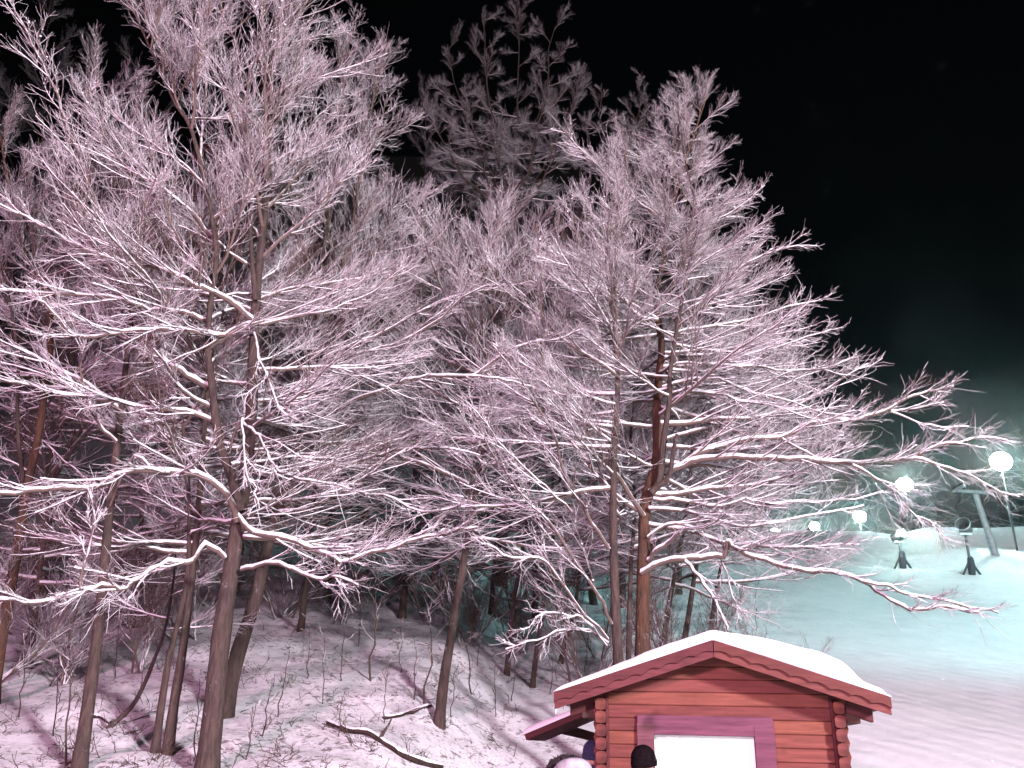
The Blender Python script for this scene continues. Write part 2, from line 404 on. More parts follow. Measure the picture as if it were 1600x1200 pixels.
# ------------------------------------------------------------------ the red log hut
HUT = P(1122, 1150, 8.8); HUT[2] = 0.0
HUT_YAW = R(-12)
def build_hut():
    gz = -0.25
    t = thing('log_hut', 'small red log hut with scalloped gable boards and one bright window', 'hut', (HUT[0], HUT[1], 0), HUT_YAW)
    W, D = 1.03, 2.3                      # half width of the wall, depth
    AP, EV, EX = 2.535, 2.06, 1.475       # top of the gable boards at ridge and eave, half span
    slope = (AP - EV) / EX
    zr = lambda x: AP - 0.10 - slope * abs(x)      # underside of the roof boards
    LH = 0.117
    # front wall logs: D-shaped boards, proud in the middle, with a groove at each joint
    prof = [(0.0, 0.001), (-0.024, 0.0025), (-0.030, 0.010), (-0.031, LH * 0.5), (-0.030, LH - 0.008), (-0.024, LH - 0.001), (0.0, LH - 0.001)]
    def log_front(z0, xa, xb, cut_l, cut_r, y=0.0, mat='log'):
        bm = bmesh.new(); L_, R_ = [], []
        for (dy, dz) in prof + [(0.07, LH - 0.004), (0.07, 0.004)]:
            z = z0 + dz; lim = (AP - 0.10 - z) / slope
            ex = 0.0 if dy == 0.0 or dy > 0 else 0.0
            xl = max(xa, -lim) if cut_l else xa; xr = min(xb, lim) if cut_r else xb
            rnd = 0.022 * (1 - ((dz - LH / 2) / (LH / 2)) ** 2)        # rounded log end
            L_.append(bm.verts.new((xl - (rnd if xl == xa and xa < -W else 0), y + dy, z)))
            R_.append(bm.verts.new((xr + (rnd if xr == xb and xb > W else 0), y + dy, z)))
        n = len(L_); bm.faces.new(L_); bm.faces.new(R_[::-1])
        for i in range(n): bm.faces.new((L_[i], L_[(i + 1) % n], R_[(i + 1) % n], R_[i]))
        return bm_obj('log', bm, M[mat], t)
    wx0, wx1, wz0, wz1 = -0.70, 0.46, 0.82, 1.86
    z = 1.74 - 17 * LH
    rows = []
    while z < AP - 0.2: rows.append(z); z += LH
    random.seed(5)
    for z0 in rows:
        if z0 + LH < -0.2: continue
        e = W + 0.10
        if z0 + 0.5 * LH > wz0 and z0 + 0.5 * LH < wz1:
            log_front(z0, -e, wx0, True, False); log_front(z0, wx1, e, False, True)
        elif z0 + LH * 0.5 < zr(W) - 0.02: log_front(z0, -e, e, False, False)
        else: log_front(z0, -W - 0.02, W + 0.02, True, True)
    # side walls: round-edged logs whose ends stand out past the front wall at the corners
    def round_log(L0, L1, r=LH * 0.5):
        bm = bmesh.new(); ring = [(0.050 * math.copysign(abs(math.cos(a)) ** 0.55, math.cos(a)), r * 0.985 * math.copysign(abs(math.sin(a)) ** 0.6, math.sin(a))) for a in [2 * math.pi * (i + .5) / 10 for i in range(10)]]
        st = [(L0, 0.94), (L0 + 0.006, 0.99), (L0 + 0.012, 1), (L1 - 0.05, 1), (L1, 0.6)]
        rr = [[bm.verts.new((x * k, yy, zz * (k if k < 1 else 1))) for x, zz in ring] for yy, k in st]
        for a, b in zip(rr, rr[1:]):
            for i in range(10): bm.faces.new((a[i], a[(i + 1) % 10], b[(i + 1) % 10], b[i]))
        bm.faces.new(rr[0]); bm.faces.new(rr[-1][::-1])
        bmesh.ops.recalc_face_normals(bm, faces=bm.faces); me = bpy.data.meshes.new('side_log'); bm.to_mesh(me); bm.free()
        for p in me.polygons: p.use_smooth = len(p.vertices) == 4 and abs(p.normal.y) < 0.5
        me.materials.append(M['log']); return me
    me = round_log(-0.13, D + 0.1)
    zz = 1.74 - 17.5 * LH + LH * 0.5
    while zz < 2.02:
        for sx in (-1, 1):
            o = link('log', me, None, t, (sx * (W + 0.045), 0, zz)); o.scale = (1, 1, 1)
        zz += LH
    for sx in (-1, 1):                     # dark groove strip between wall and log ends
        box('corner_strip', M['barge'], t, sx * (W - 0.012) - 0.012, sx * (W - 0.012) + 0.012, -0.062, -0.03, -0.2, zr(W) - 0.01)
    # back wall
    prism('back_wall', M['log'], t, [(-W, gz), (W, gz), (W, zr(W)), (0, zr(0)), (-W, zr(W))], D - 0.06, D)
    # roof: boards, two slopes
    def slab(name, mat, x0, x1, dz0, dz1, y0, y1, bev=0.0):
        return prism(name, M[mat], t, [(x0, AP + dz0 - slope * abs(x0)), (x1, AP + dz0 - slope * abs(x1)), (x1, AP + dz1 - slope * abs(x1)), (x0, AP + dz1 - slope * abs(x0))], y0, y1, bev)
    for s in (-1, 1):
        a, b = sorted((0.004 * s, s * (EX - 0.02)))
        r = slab('roof_slope', 'soffit', a, b, -0.10, -0.025, -0.33, D + 0.25)
        # gable boards: a plain board below, a wave-cut one lapped over it
        a, b = sorted((0.003 * s, s * EX))
        slab('gable_board', 'wave', a, b, -0.150, -0.004, -0.356, -0.333)
        n = 110; top, bot = [], []
        for i in range(n + 1):
            x = s * (0.004 + (EX + 0.004 - 0.004) * i / n); q = abs(x) / 0.165 * 2 * math.pi
            wv = 0.026 * abs(math.sin(q / 2)) ** 0.8
            zt = AP - slope * abs(x); top.append((x, zt)); bot.append((x, zt - 0.078 - (0.024 - wv) - 0.004 * math.sin(q / 2 + 1)))
        prism('scalloped_trim', M['barge'], t, top + bot[::-1], -0.382, -0.3565)
        # beam that carries the overhang, in the plane of the wall
        a, b = sorted((s * (W + 0.112), s * 1.375)); slab('rafter_beam', 'barge', a, b, -0.235, -0.102, -0.025, 0.09, 0.006)
        a, b = sorted((s * (W + 0.09), s * (W + 0.235)))
        box('purlin_end', M['soffit'], t, a, b, -0.02, D + 0.2, 1.845, 1.925 + 0.02, 0.008)
    # window casing and the white blind behind the pane
    ox0, ox1, ot, ob = -0.742, 0.501, 1.885, 0.78; ix0, ix1, it, ib = -0.586, 0.320, 1.712, 0.93
    w = box('window_casing', M['casing'], t, ox0 + 0.004, ox1 - 0.004, -0.062, -0.03, it + 0.001, ot, 0.006); w.name = 'window_head'
    box('window_jamb', M['casing'], t, ox0, ix0, -0.066, -0.03, ib, it + 0.1, 0.006)
    box('window_jamb', M['casing'], t, ix1, ox1, -0.066, -0.03, ib, it + 0.1, 0.006)
    box('counter_shelf', M['casing'], t, ox0 - 0.1, ox1 + 0.1, -0.30, 0.0, ib - 0.05, ib - 0.001, 0.008)
    for sx in (ox0 + 0.1, ox1 - 0.1):
        prism('shelf_bracket', M['casing'], t, [(sx - 0.02, ib - 0.3), (sx + 0.02, ib - 0.3), (sx + 0.02, ib - 0.051), (sx - 0.02, ib - 0.051)], -0.20, -0.04)
    for x0, x1, z0, z1 in ((ix0, ix0 + 0.035, ib, it), (ix1 - 0.035, ix1, ib, it), (ix0, ix1, it - 0.035, it), (ix0, ix1, ib, ib + 0.04)):
        pass
    tb = NT('lit_blind'); v = tb.scaled((1, 1, 0.04)); f = tb.noise(9, 3, vec=v)
    tb.base(tb.ramp(f, [(0.3, (0.74, 0.75, 0.74)), (0.7, (0.84, 0.85, 0.84))])); tb.rough(0.8)
    tb.b.inputs['Emission Color'].default_value = (0.95, 1.0, 0.97, 1); tb.b.inputs['Emission Strength'].default_value = 0.25
    bm = bmesh.new(); n = 60; rowa, rowb = [], []
    for i in range(n + 1):
        x = ix0 + (ix1 - ix0) * i / n; y = 0.035 + 0.006 * math.sin(i * 0.5) + 0.003 * math.sin(i * 1.3 + 1)
        rowa.append(bm.verts.new((x, y, ib + 0.0))); rowb.append(bm.verts.new((x, y, it + 0.02)))
    for i in range(n): bm.faces.new((rowa[i], rowa[i + 1], rowb[i + 1], rowb[i]))
    bm_obj('blind', bm, tb.m, t, True)
    # lean-to roof on the left side of the hut
    lt = prism('side_awning', M['barge'], t, [(-2.02, 1.640), (-1.06, 2.030), (-1.06, 2.100), (-2.04, 1.702)], 1.15, 2.35, 0.006)
    prism('awning_bracket', M['soffit'], t, [(-1.80, 1.725), (-1.12, 1.60), (-1.12, 1.68), (-1.60, 1.80)], 2.2, 2.27)
    # snow lying on the awning and on the roof: things that rest on the hut
    def snow_blanket(name, label, xs, thick, zbase, y0, y1, front_round):
        nx = 60; ny = 26; rows_ = []
        X = np.linspace(xs[0], xs[1], nx)
        top = np.empty((ny, nx, 3)); botm = np.empty((ny, nx, 3))
        for j in range(ny):
            v = j / (ny - 1); y = y0 + (y1 - y0) * v
            edge = min(1.0, v / front_round, (1 - v) / front_round); er = math.sqrt(max(0.0, 1 - (1 - edge) ** 2))
            for i, x in enumerate(X):
                th = thick(x); u = min(1.0, (x - xs[0]) / 0.07, (xs[1] - x) / 0.07); ur = math.sqrt(max(0, 1 - (1 - u) ** 2))
                nz = 0.020 * noise.noise(Vector((x * 2.2, y * 2.2, 5.0))) + 0.010 * noise.noise(Vector((x * 7, y * 7, 1.0)))
                top[j, i] = (x, y + 0.02 * noise.noise(Vector((x * 3, 0, v))) * (1 - edge), zbase(x) + 0.006 + (th + nz * min(1, th / 0.08)) * (0.25 + 0.75 * er) * (0.2 + 0.8 * ur))
                botm[j, i] = (x, y, zbase(x) + 0.003)
        V = np.concatenate([top.reshape(-1, 3), botm.reshape(-1, 3)]); I = np.arange(ny * nx).reshape(ny, nx); B = I + ny * nx
        q = lambda a, b: np.stack([a[:-1, :-1], a[:-1, 1:], a[1:, 1:], a[1:, :-1]], -1).reshape(-1, 4)
        side = lambda a, b: np.stack([a[:-1], a[1:], b[1:], b[:-1]], -1)
        Q = np.concatenate([q(I, 0), q(B, 0)[:, ::-1], side(B[0], I[0]), side(I[-1], B[-1]), side(I[:, 0], B[:, 0]), side(B[:, -1], I[:, -1])])
        o = link(name, np_mesh(name, V, Q), M['roofsnow']); o.location = (HUT[0], HUT[1], 0); o.rotation_euler = (0, 0, HUT_YAW)
        tag(o, label, 'snow'); return o
    def th_main(x):
        a = np.interp(x, [-1.5, -1.2, -0.9, -0.55, -0.2, 0.15, 0.5, 0.9, 1.12, 1.2, 1.27, 1.5],
                         [0.055, 0.06, 0.085, 0.12, 0.115, 0.13, 0.20, 0.245, 0.225, 0.16, 0.075, 0.06])
        return float(a) * 0.9
    def zb(x): return AP - slope * math.sqrt(x * x + 0.0004)
    snow_blanket('roof_snow', 'thick white snow blanket lying on the roof of the red hut', (-1.485, 1.485), th_main, zb, -0.37, D + 0.27, 0.06)
    snow_blanket('awning_snow', 'thin strip of snow on the side awning of the red hut', (-2.07, -1.10), lambda x: 0.062, lambda x: 2.097 + (x + 1.06) * 0.4066, 1.14, 2.36, 0.08)
    # a few icicles at the left eave
    for k, (x, y, l) in enumerate(((-1.465, -0.34, 0.10), (-1.40, 0.1, 0.05), (-1.43, -0.1, 0.07))):
        lathe('icicle', M['snow'], t, [(0.002, -l), (0.006, -l * 0.5), (0.010, 0.0)], 6).location = (x, y, zr(abs(x)) + 0.0)
    return t
build_hut()

# ------------------------------------------------------------------ trees
def smooth_poly(p, m=4):
    p = np.asarray(p, float); q = np.concatenate([[2 * p[0] - p[1]], p, [2 * p[-1] - p[-2]]]); out = []
    for i in range(1, len(q) - 2):
        for k in range(m):
            t = k / m; a, b, c, d = q[i - 1], q[i], q[i + 1], q[i + 2]
            out.append(0.5 * ((2 * b) + (-a + c) * t + (2 * a - 5 * b + 4 * c - d) * t * t + (-a + 3 * b - 3 * c + d) * t ** 3))
    out.append(q[-2]); return np.array(out)
def trace(poly, Ya, Yb, m=3, jit=0.0, rng=None):
    """a polyline seen in the photograph, given its distance: Ya at its foot, Yb at its tip"""
    poly = np.asarray(poly, float); s = np.concatenate([[0], np.cumsum(np.linalg.norm(np.diff(poly, axis=0), axis=1))]); s /= s[-1]
    w = np.array([P(x, y, Ya + (Yb - Ya) * q) for (x, y), q in zip(poly, s)])
    w = smooth_poly(w, m)
    if jit: w[1:-1] += rng.normal(0, jit, (len(w) - 2, 3))
    return w
SEED = [11]
class Tree:
    def __init__(s, name, label, group=None):
        s.name, s.label, s.group = name, label, group; s.root = None; s.sheltered = False; SEED[0] += 1; s.rng = np.random.default_rng(SEED[0]); s.stems = []
    def start(s, base):
        s.root = thing(s.name, s.label, 'tree', tuple(base), 0, s.group); s.base = np.array(base, float)
    def stem(s, pts, r0, r1, mat='bark', root_flare=False, part='trunk', sides=12):
        pts = np.asarray(pts, float)
        if s.root is None: s.start(pts[0])
        r0 *= 0.86; n = len(pts); q = np.linspace(0, 1, n); r = r0 + (r1 - r0) * q ** 0.9
        if root_flare: cl = np.concatenate([[0], np.cumsum(np.linalg.norm(np.diff(pts, axis=0), axis=1))]); r = r * (1 + 0.35 * np.exp(-np.maximum(0, cl - 0.35) / 0.16))
        r = r * s.rng.uniform(0.95, 1.06, n)
        V, Q = tubes((pts - s.base)[None], r[None], sides)
        link(part, np_mesh(part, V, Q), M[mat], s.root); s.stems.append((pts, r)); return pts
    def hero(s, pts, r0, r1=0.010, lat=1.0, dens=3.8, up=0.04, thick=1.0, twk=7, snow=1.0, t0=0.12):
        r0 *= 0.8; lat *= 1.3
        res = clothe(np.asarray(pts) - pts[0], r0, r1, s.rng, lat, up=up, dens=dens, thick=thick, twk=twk, snow=snow, t0=t0)
        w, t, sn = limb_meshes('limb', res)
        o = link('limb', w, M['limb'], s.root, tuple(pts[0] - s.base)); link('twigs', t, M['twig'], o); link('snow', sn, M['snow'], o); return o
    def limb(s, pos, az, elev, L, twig_scale=1.0):
        e = min(LIB, key=lambda k: abs(k - elev)); ms = LIB[e][s.rng.integers(0, 4)]
        o = link('limb', ms[0], None, s.root, tuple(np.asarray(pos) - s.base)); k = L / LIB_L
        o.rotation_euler = (s.rng.normal(0, 0.10), R(-(elev - e) * 0.7), az); o.scale = (k, k * (1 if s.rng.random() < 0.5 else -1), k)
        tw = link('twigs', ms[1], None, o); link('snow', ms[2], None, o)
        if s.sheltered:                                  # back trees: shade put in as darker, less snowy twigs
            tw.material_slots[0].link = 'OBJECT'; tw.material_slots[0].material = M['twig_shaded']
        return o
    def fill(s, si, t0, t1, n, L0, L1, e0, e1, az=None, spread=180.0, jit=0.25):
        """limbs round a stem: n of them between t0 and t1 of its length, longer/flatter below, shorter/steeper above"""
        pts, r = s.stems[si]; a = s.rng.uniform(0, 6.28)
        for i in range(n):
            q = (i + s.rng.uniform(0.2, 0.8)) / n; t = t0 + (t1 - t0) * q; f = t * (len(pts) - 1); k = min(int(f), len(pts) - 2)
            pos = pts[k] + (pts[k + 1] - pts[k]) * (f - k); a += 2.4
            if az is None: az_ = a + s.rng.normal(0, 0.3)
            else: az_ = R(az) + R(spread) * s.rng.uniform(-1, 1)
            if math.sin(az_) < -0.3 and q * (t1 - t0) + t0 < 0.62 and s.rng.random() < 0.7: az_ = -az_      # the near side stays open: the photograph looks right in to the trunks
            s.limb(pos, az_, e0 + (e1 - e0) * q + s.rng.normal(0, 8), (L0 + (L1 - L0) * q) * s.rng.uniform(1 - jit, 1 + jit))
def base_ext(pts, Y):
    """carry a trunk on down to the ground"""
    p = pts[0].copy(); d = nrm(pts[0] - pts[1]); d = nrm(d * 0.5 + np.array([0, 0, -1]) * 0.5) if d[2] > -0.9 else d; out = []
    for _ in range(200):
        if p[2] <= h(p[0], p[1]) - 0.35 and len(out) > 3: break
        p = p + d * 0.1; out.append(p.copy())
    return np.concatenate([np.array(out[::-1])[::3], pts]) if len(out) > 2 else pts
def gY(px, py): return ground_at(px, py)[1]

def tree_A():
    t = Tree('beech_tree', 'big pale-trunked beech whose arching snowy lower limbs reach the photo\'s left border')
    Y = gY(322, 1215); tr = lambda p, dy=0.0, a=0.0, jit=0.012: trace(p, Y + a, Y + a + dy, 3, jit, t.rng)
    t.stem(base_ext(trace([(322, 1215), (336, 1090), (345, 1000), (358, 910), (370, 830), (384, 740), (393, 640), (397, 540), (402, 440), (412, 350), (420, 230), (423, 130), (412, 55), (398, 0), (385, -60)], Y, Y + 0.6, 3), Y), 0.185, 0.016, root_flare=True)
    t.stem(trace([(376, 800), (362, 745), (345, 700), (337, 655), (330, 590), (325, 545), (328, 480), (338, 410), (330, 330), (300, 205), (276, 165), (253, 115), (233, 72), (213, 26), (195, -20)], Y, Y - 0.5, 3), 0.085, 0.012, part='stem')
    t.stem(trace([(399, 470), (392, 380), (384, 250), (380, 150), (367, 67), (345, 15), (330, -40)], Y + 0.2, Y + 0.5, 3), 0.05, 0.012, part='stem')
    H = t.hero
    H(tr([(370, 815), (355, 775), (310, 742), (235, 735), (180, 742), (150, 762), (70, 765), (0, 772), (-70, 776)], -2.2), 0.062, 0.02, 0.9)
    H(tr([(367, 800), (397, 833), (440, 840), (480, 853), (517, 870), (540, 879), (572, 864), (608, 857), (656, 842), (700, 832), (746, 824)], -1.2), 0.05, 0.012, 0.9)
    H(tr([(352, 872), (320, 850), (300, 880), (263, 880), (220, 902), (193, 920), (170, 915), (133, 925), (117, 927), (60, 943), (0, 935), (-50, 940)], -2.4), 0.046, 0.016, 0.7)
    H(tr([(125, 920), (133, 877), (143, 833), (147, 800), (140, 770)], 0.2, -2.0), 0.02, 0.01, 0.4)
    H(tr([(377, 890), (403, 882), (437, 882), (473, 895), (507, 905), (520, 897), (560, 915)], -1.2), 0.038, 0.012, 0.6)
    H(tr([(397, 503), (377, 510), (350, 522), (327, 523), (283, 515), (233, 517), (180, 522), (133, 527), (110, 520), (83, 487), (60, 470)], -1.8), 0.052, 0.014, 1.1)
    H(tr([(330, 510), (300, 492), (260, 485), (233, 483), (200, 473), (160, 463), (83, 458), (0, 453), (-60, 440)], -1.5), 0.045, 0.014, 1.1)
    H(tr([(395, 500), (360, 470), (327, 453), (300, 443), (273, 428), (233, 417), (193, 410), (130, 390), (60, 350), (0, 320)], -1.4), 0.055, 0.014, 1.2)
    H(tr([(352, 390), (333, 370), (300, 333), (277, 310), (247, 290), (213, 273), (183, 247), (163, 210), (147, 175), (135, 130)], -0.8), 0.042, 0.010, 1.2)
    H(tr([(326, 605), (293, 587), (260, 567), (247, 540), (233, 497), (217, 467), (200, 427), (177, 367), (150, 317), (137, 287), (123, 240), (103, 190), (87, 140), (63, 97), (43, 53), (17, 0), (0, -40)], -1.0), 0.06, 0.012, 1.2)
    H(tr([(333, 640), (300, 620), (277, 600), (257, 567), (240, 545)], -1.0), 0.035, 0.012, 0.6)
    H(tr([(339, 665), (310, 648), (233, 637), (183, 628), (110, 618), (40, 600), (-30, 590)], -1.6), 0.045, 0.012, 0.9)
    H(tr([(360, 700), (377, 655), (380, 667), (383, 713), (387, 747), (397, 763), (405, 795)], -0.9), 0.03, 0.01, 0.35)
    H(tr([(378, 660), (400, 677), (413, 697), (427, 727), (467, 747), (520, 757), (570, 770)], -1.3), 0.032, 0.01, 0.6)
    H(tr([(397, 520), (405, 560), (430, 620), (437, 640), (470, 660)], -1.0), 0.03, 0.01, 0.5)
    t.fill(0, 0.42, 0.66, 15, 3.4, 3.3, 20, 52); t.fill(0, 0.66, 0.97, 22, 3.0, 1.7, 52, 78)
    t.fill(1, 0.30, 0.60, 12, 3.1, 2.8, 34, 60); t.fill(1, 0.6, 0.97, 14, 2.6, 1.5, 56, 78)
    t.fill(2, 0.2, 0.97, 13, 2.5, 1.5, 48, 78)
    t.fill(0, 0.30, 0.5, 8, 3.2, 3.2, -6, 12)
tree_A()

def tree_B():
    t = Tree('beech_tree', 'leaning dark beech close behind the big pale-trunked beech')
    Y = gY(352, 1120)
    t.stem(base_ext(trace([(352, 1110), (372, 1020), (395, 950), (412, 880), (427, 820), (445, 755), (460, 690), (478, 610), (500, 520), (530, 430), (552, 350), (565, 250), (585, 150), (597, 70)], Y, Y + 0.8, 3), Y), 0.17, 0.014, root_flare=True)
    t.stem(trace([(470, 640), (480, 540), (500, 420), (520, 300), (532, 180), (538, 90)], Y + 0.3, Y + 0.2, 3), 0.06, 0.012, part='stem')
    tr = lambda p, dy=0.0, a=0.0: trace(p, Y + a, Y + a + dy, 3, 0.012, t.rng); H = t.hero
    H(tr([(462, 670), (480, 658), (515, 648), (567, 621), (613, 604), (644, 592), (683, 586), (739, 588), (760, 571), (795, 548), (830, 536), (872, 530), (907, 516)], -2.0), 0.055, 0.012, 0.9)
    H(tr([(739, 588), (777, 592), (816, 600), (851, 611), (890, 620)], -0.4, -1.4), 0.025, 0.01, 0.6)
    H(tr([(500, 590), (532, 564), (580, 548), (630, 532), (690, 495), (725, 464), (765, 445)], -1.0), 0.042, 0.012, 1.0)
    H(tr([(505, 560), (546, 541), (602, 516), (655, 488), (704, 464), (767, 452), (830, 440)], -0.6, 0.2), 0.04, 0.012, 1.0)
    H(tr([(445, 760), (500, 735), (560, 720), (620, 705), (690, 700), (750, 712)], -1.6), 0.036, 0.012, 0.9)
    H(tr([(435, 800), (480, 795), (540, 770), (600, 775), (660, 800), (720, 790)], -1.5), 0.032, 0.012, 0.8)
    t.fill(0, 0.40, 0.62, 14, 3.4, 3.0, 18, 50); t.fill(0, 0.62, 0.97, 20, 2.8, 1.4, 50, 78); t.fill(1, 0.2, 0.97, 15, 2.6, 1.4, 46, 78)
    t.fill(0, 0.42, 0.75, 12, 3.6, 3.0, 20, 52, az=10, spread=60)
tree_B()

def tree_C():
    t = Tree('beech_tree', 'slim straight trunk with lilac-grey bark on the left, its foot below the photo')
    Y = gY(122, 1212)
    t.stem(base_ext(trace([(122, 1212), (138, 1100), (150, 1010), (160, 920), (168, 830), (178, 740), (188, 650), (198, 560), (206, 480), (205, 400), (190, 300), (170, 200), (155, 120)], Y, Y + 1.0, 3), Y), 0.115, 0.014, root_flare=True)
    t.fill(0, 0.5, 0.75, 12, 3.0, 2.8, 22, 50); t.fill(0, 0.7, 0.97, 14, 2.4, 1.2, 40, 66)
    tr = lambda p, dy=0.0, a=0.0: trace(p, Y + a, Y + a + dy, 3, 0.012, t.rng)
    t.hero(tr([(182, 690), (150, 660), (127, 590), (125, 540), (100, 480), (60, 430)], -0.8), 0.028, 0.01, 0.8)
    t.hero(tr([(172, 790), (210, 712), (250, 745), (300, 728), (330, 700)], -0.8), 0.022, 0.009, 0.5)
tree_C()

def tree_D():
    t = Tree('beech_tree', 'orange-lit trunk at the photo\'s left border, forked into two stems')
    Y = gY(-12, 1100)
    t.stem(base_ext(trace([(-12, 1100), (2, 1000), (20, 900), (33, 820), (45, 750), (60, 680), (70, 610), (78, 560), (75, 470), (60, 430), (42, 400), (20, 330), (5, 240), (-10, 150)], Y, Y - 0.3, 3), Y), 0.13, 0.014, 'bark_red', True)
    t.stem(trace([(40, 770), (30, 700), (27, 640), (28, 560), (15, 470), (2, 420), (-20, 330)], Y, Y - 0.4, 3), 0.055, 0.014, 'bark', part='stem')
    tr = lambda p, dy=0.0, a=0.0: trace(p, Y + a, Y + a + dy, 3, 0.012, t.rng)
    t.hero(tr([(60, 690), (70, 693), (117, 733), (147, 757), (190, 800)], -0.8), 0.022, 0.009, 0.5)
    t.hero(tr([(68, 640), (110, 590), (160, 560), (190, 530), (240, 500)], 0.6), 0.03, 0.009, 0.9)
    t.hero(tr([(50, 740), (10, 720), (-40, 690)], -0.3), 0.025, 0.009, 0.5)
    t.fill(0, 0.45, 0.7, 10, 2.4, 2.4, 5, 40); t.fill(0, 0.65, 0.97, 14, 2.2, 1.1, 40, 66); t.fill(1, 0.4, 0.97, 10, 2.0, 1.2, 30, 66)
tree_D()

def simple_tree(label, poly, r0, top, dY=0.5, mat='bark', fills=((0.45, 0.7, 12, 2.8, 2.6, 5, 36), (0.66, 0.97, 16, 2.4, 1.0, 36, 66)), name='beech_tree', Y=None, group=None, sheltered=False):
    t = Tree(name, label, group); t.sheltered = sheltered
    Y = gY(*poly[0]) if Y is None else Y
    t.stem(base_ext(trace(list(poly) + list(top), Y, Y + dY, 3), Y), r0, 0.013, mat, True)
    for f in fills: t.fill(0, *f)
    return t
F_MID = ((0.42, 0.68, 15, 3.4, 3.2, 0, 30), (0.64, 0.97, 22, 2.8, 1.1, 32, 66))
F_BACK = ((0.36, 0.66, 16, 4.0, 3.8, 4, 30), (0.62, 0.97, 20, 3.4, 1.5, 30, 66))
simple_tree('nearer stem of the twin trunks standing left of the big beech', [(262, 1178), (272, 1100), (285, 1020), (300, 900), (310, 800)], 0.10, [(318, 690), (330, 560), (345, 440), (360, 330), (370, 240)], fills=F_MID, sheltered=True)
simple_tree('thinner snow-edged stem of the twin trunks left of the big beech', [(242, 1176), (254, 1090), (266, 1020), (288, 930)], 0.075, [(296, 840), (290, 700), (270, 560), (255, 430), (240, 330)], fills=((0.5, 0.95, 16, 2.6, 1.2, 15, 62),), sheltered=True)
simple_tree('leaning trunk on the open slope midway between big beech and hut', [(686, 1132), (694, 1060), (704, 1000), (714, 940), (724, 880), (738, 800)], 0.125, [(752, 720), (765, 620), (768, 540), (772, 460), (770, 400), (766, 350)], fills=((0.40, 0.68, 18, 3.8, 3.4, 8, 40), (0.64, 0.97, 24, 3.2, 1.3, 40, 68), (0.5, 0.9, 10, 3.8, 2.6, 25, 56, 180, 60)))
simple_tree('thin curved stem bowing from the snow beside the twin trunks', [(172, 1136), (205, 1105), (225, 1070), (243, 1025), (256, 990)], 0.05, [(268, 930), (275, 850), (270, 760)], fills=((0.6, 0.95, 7, 1.6, 0.8, 10, 55),))

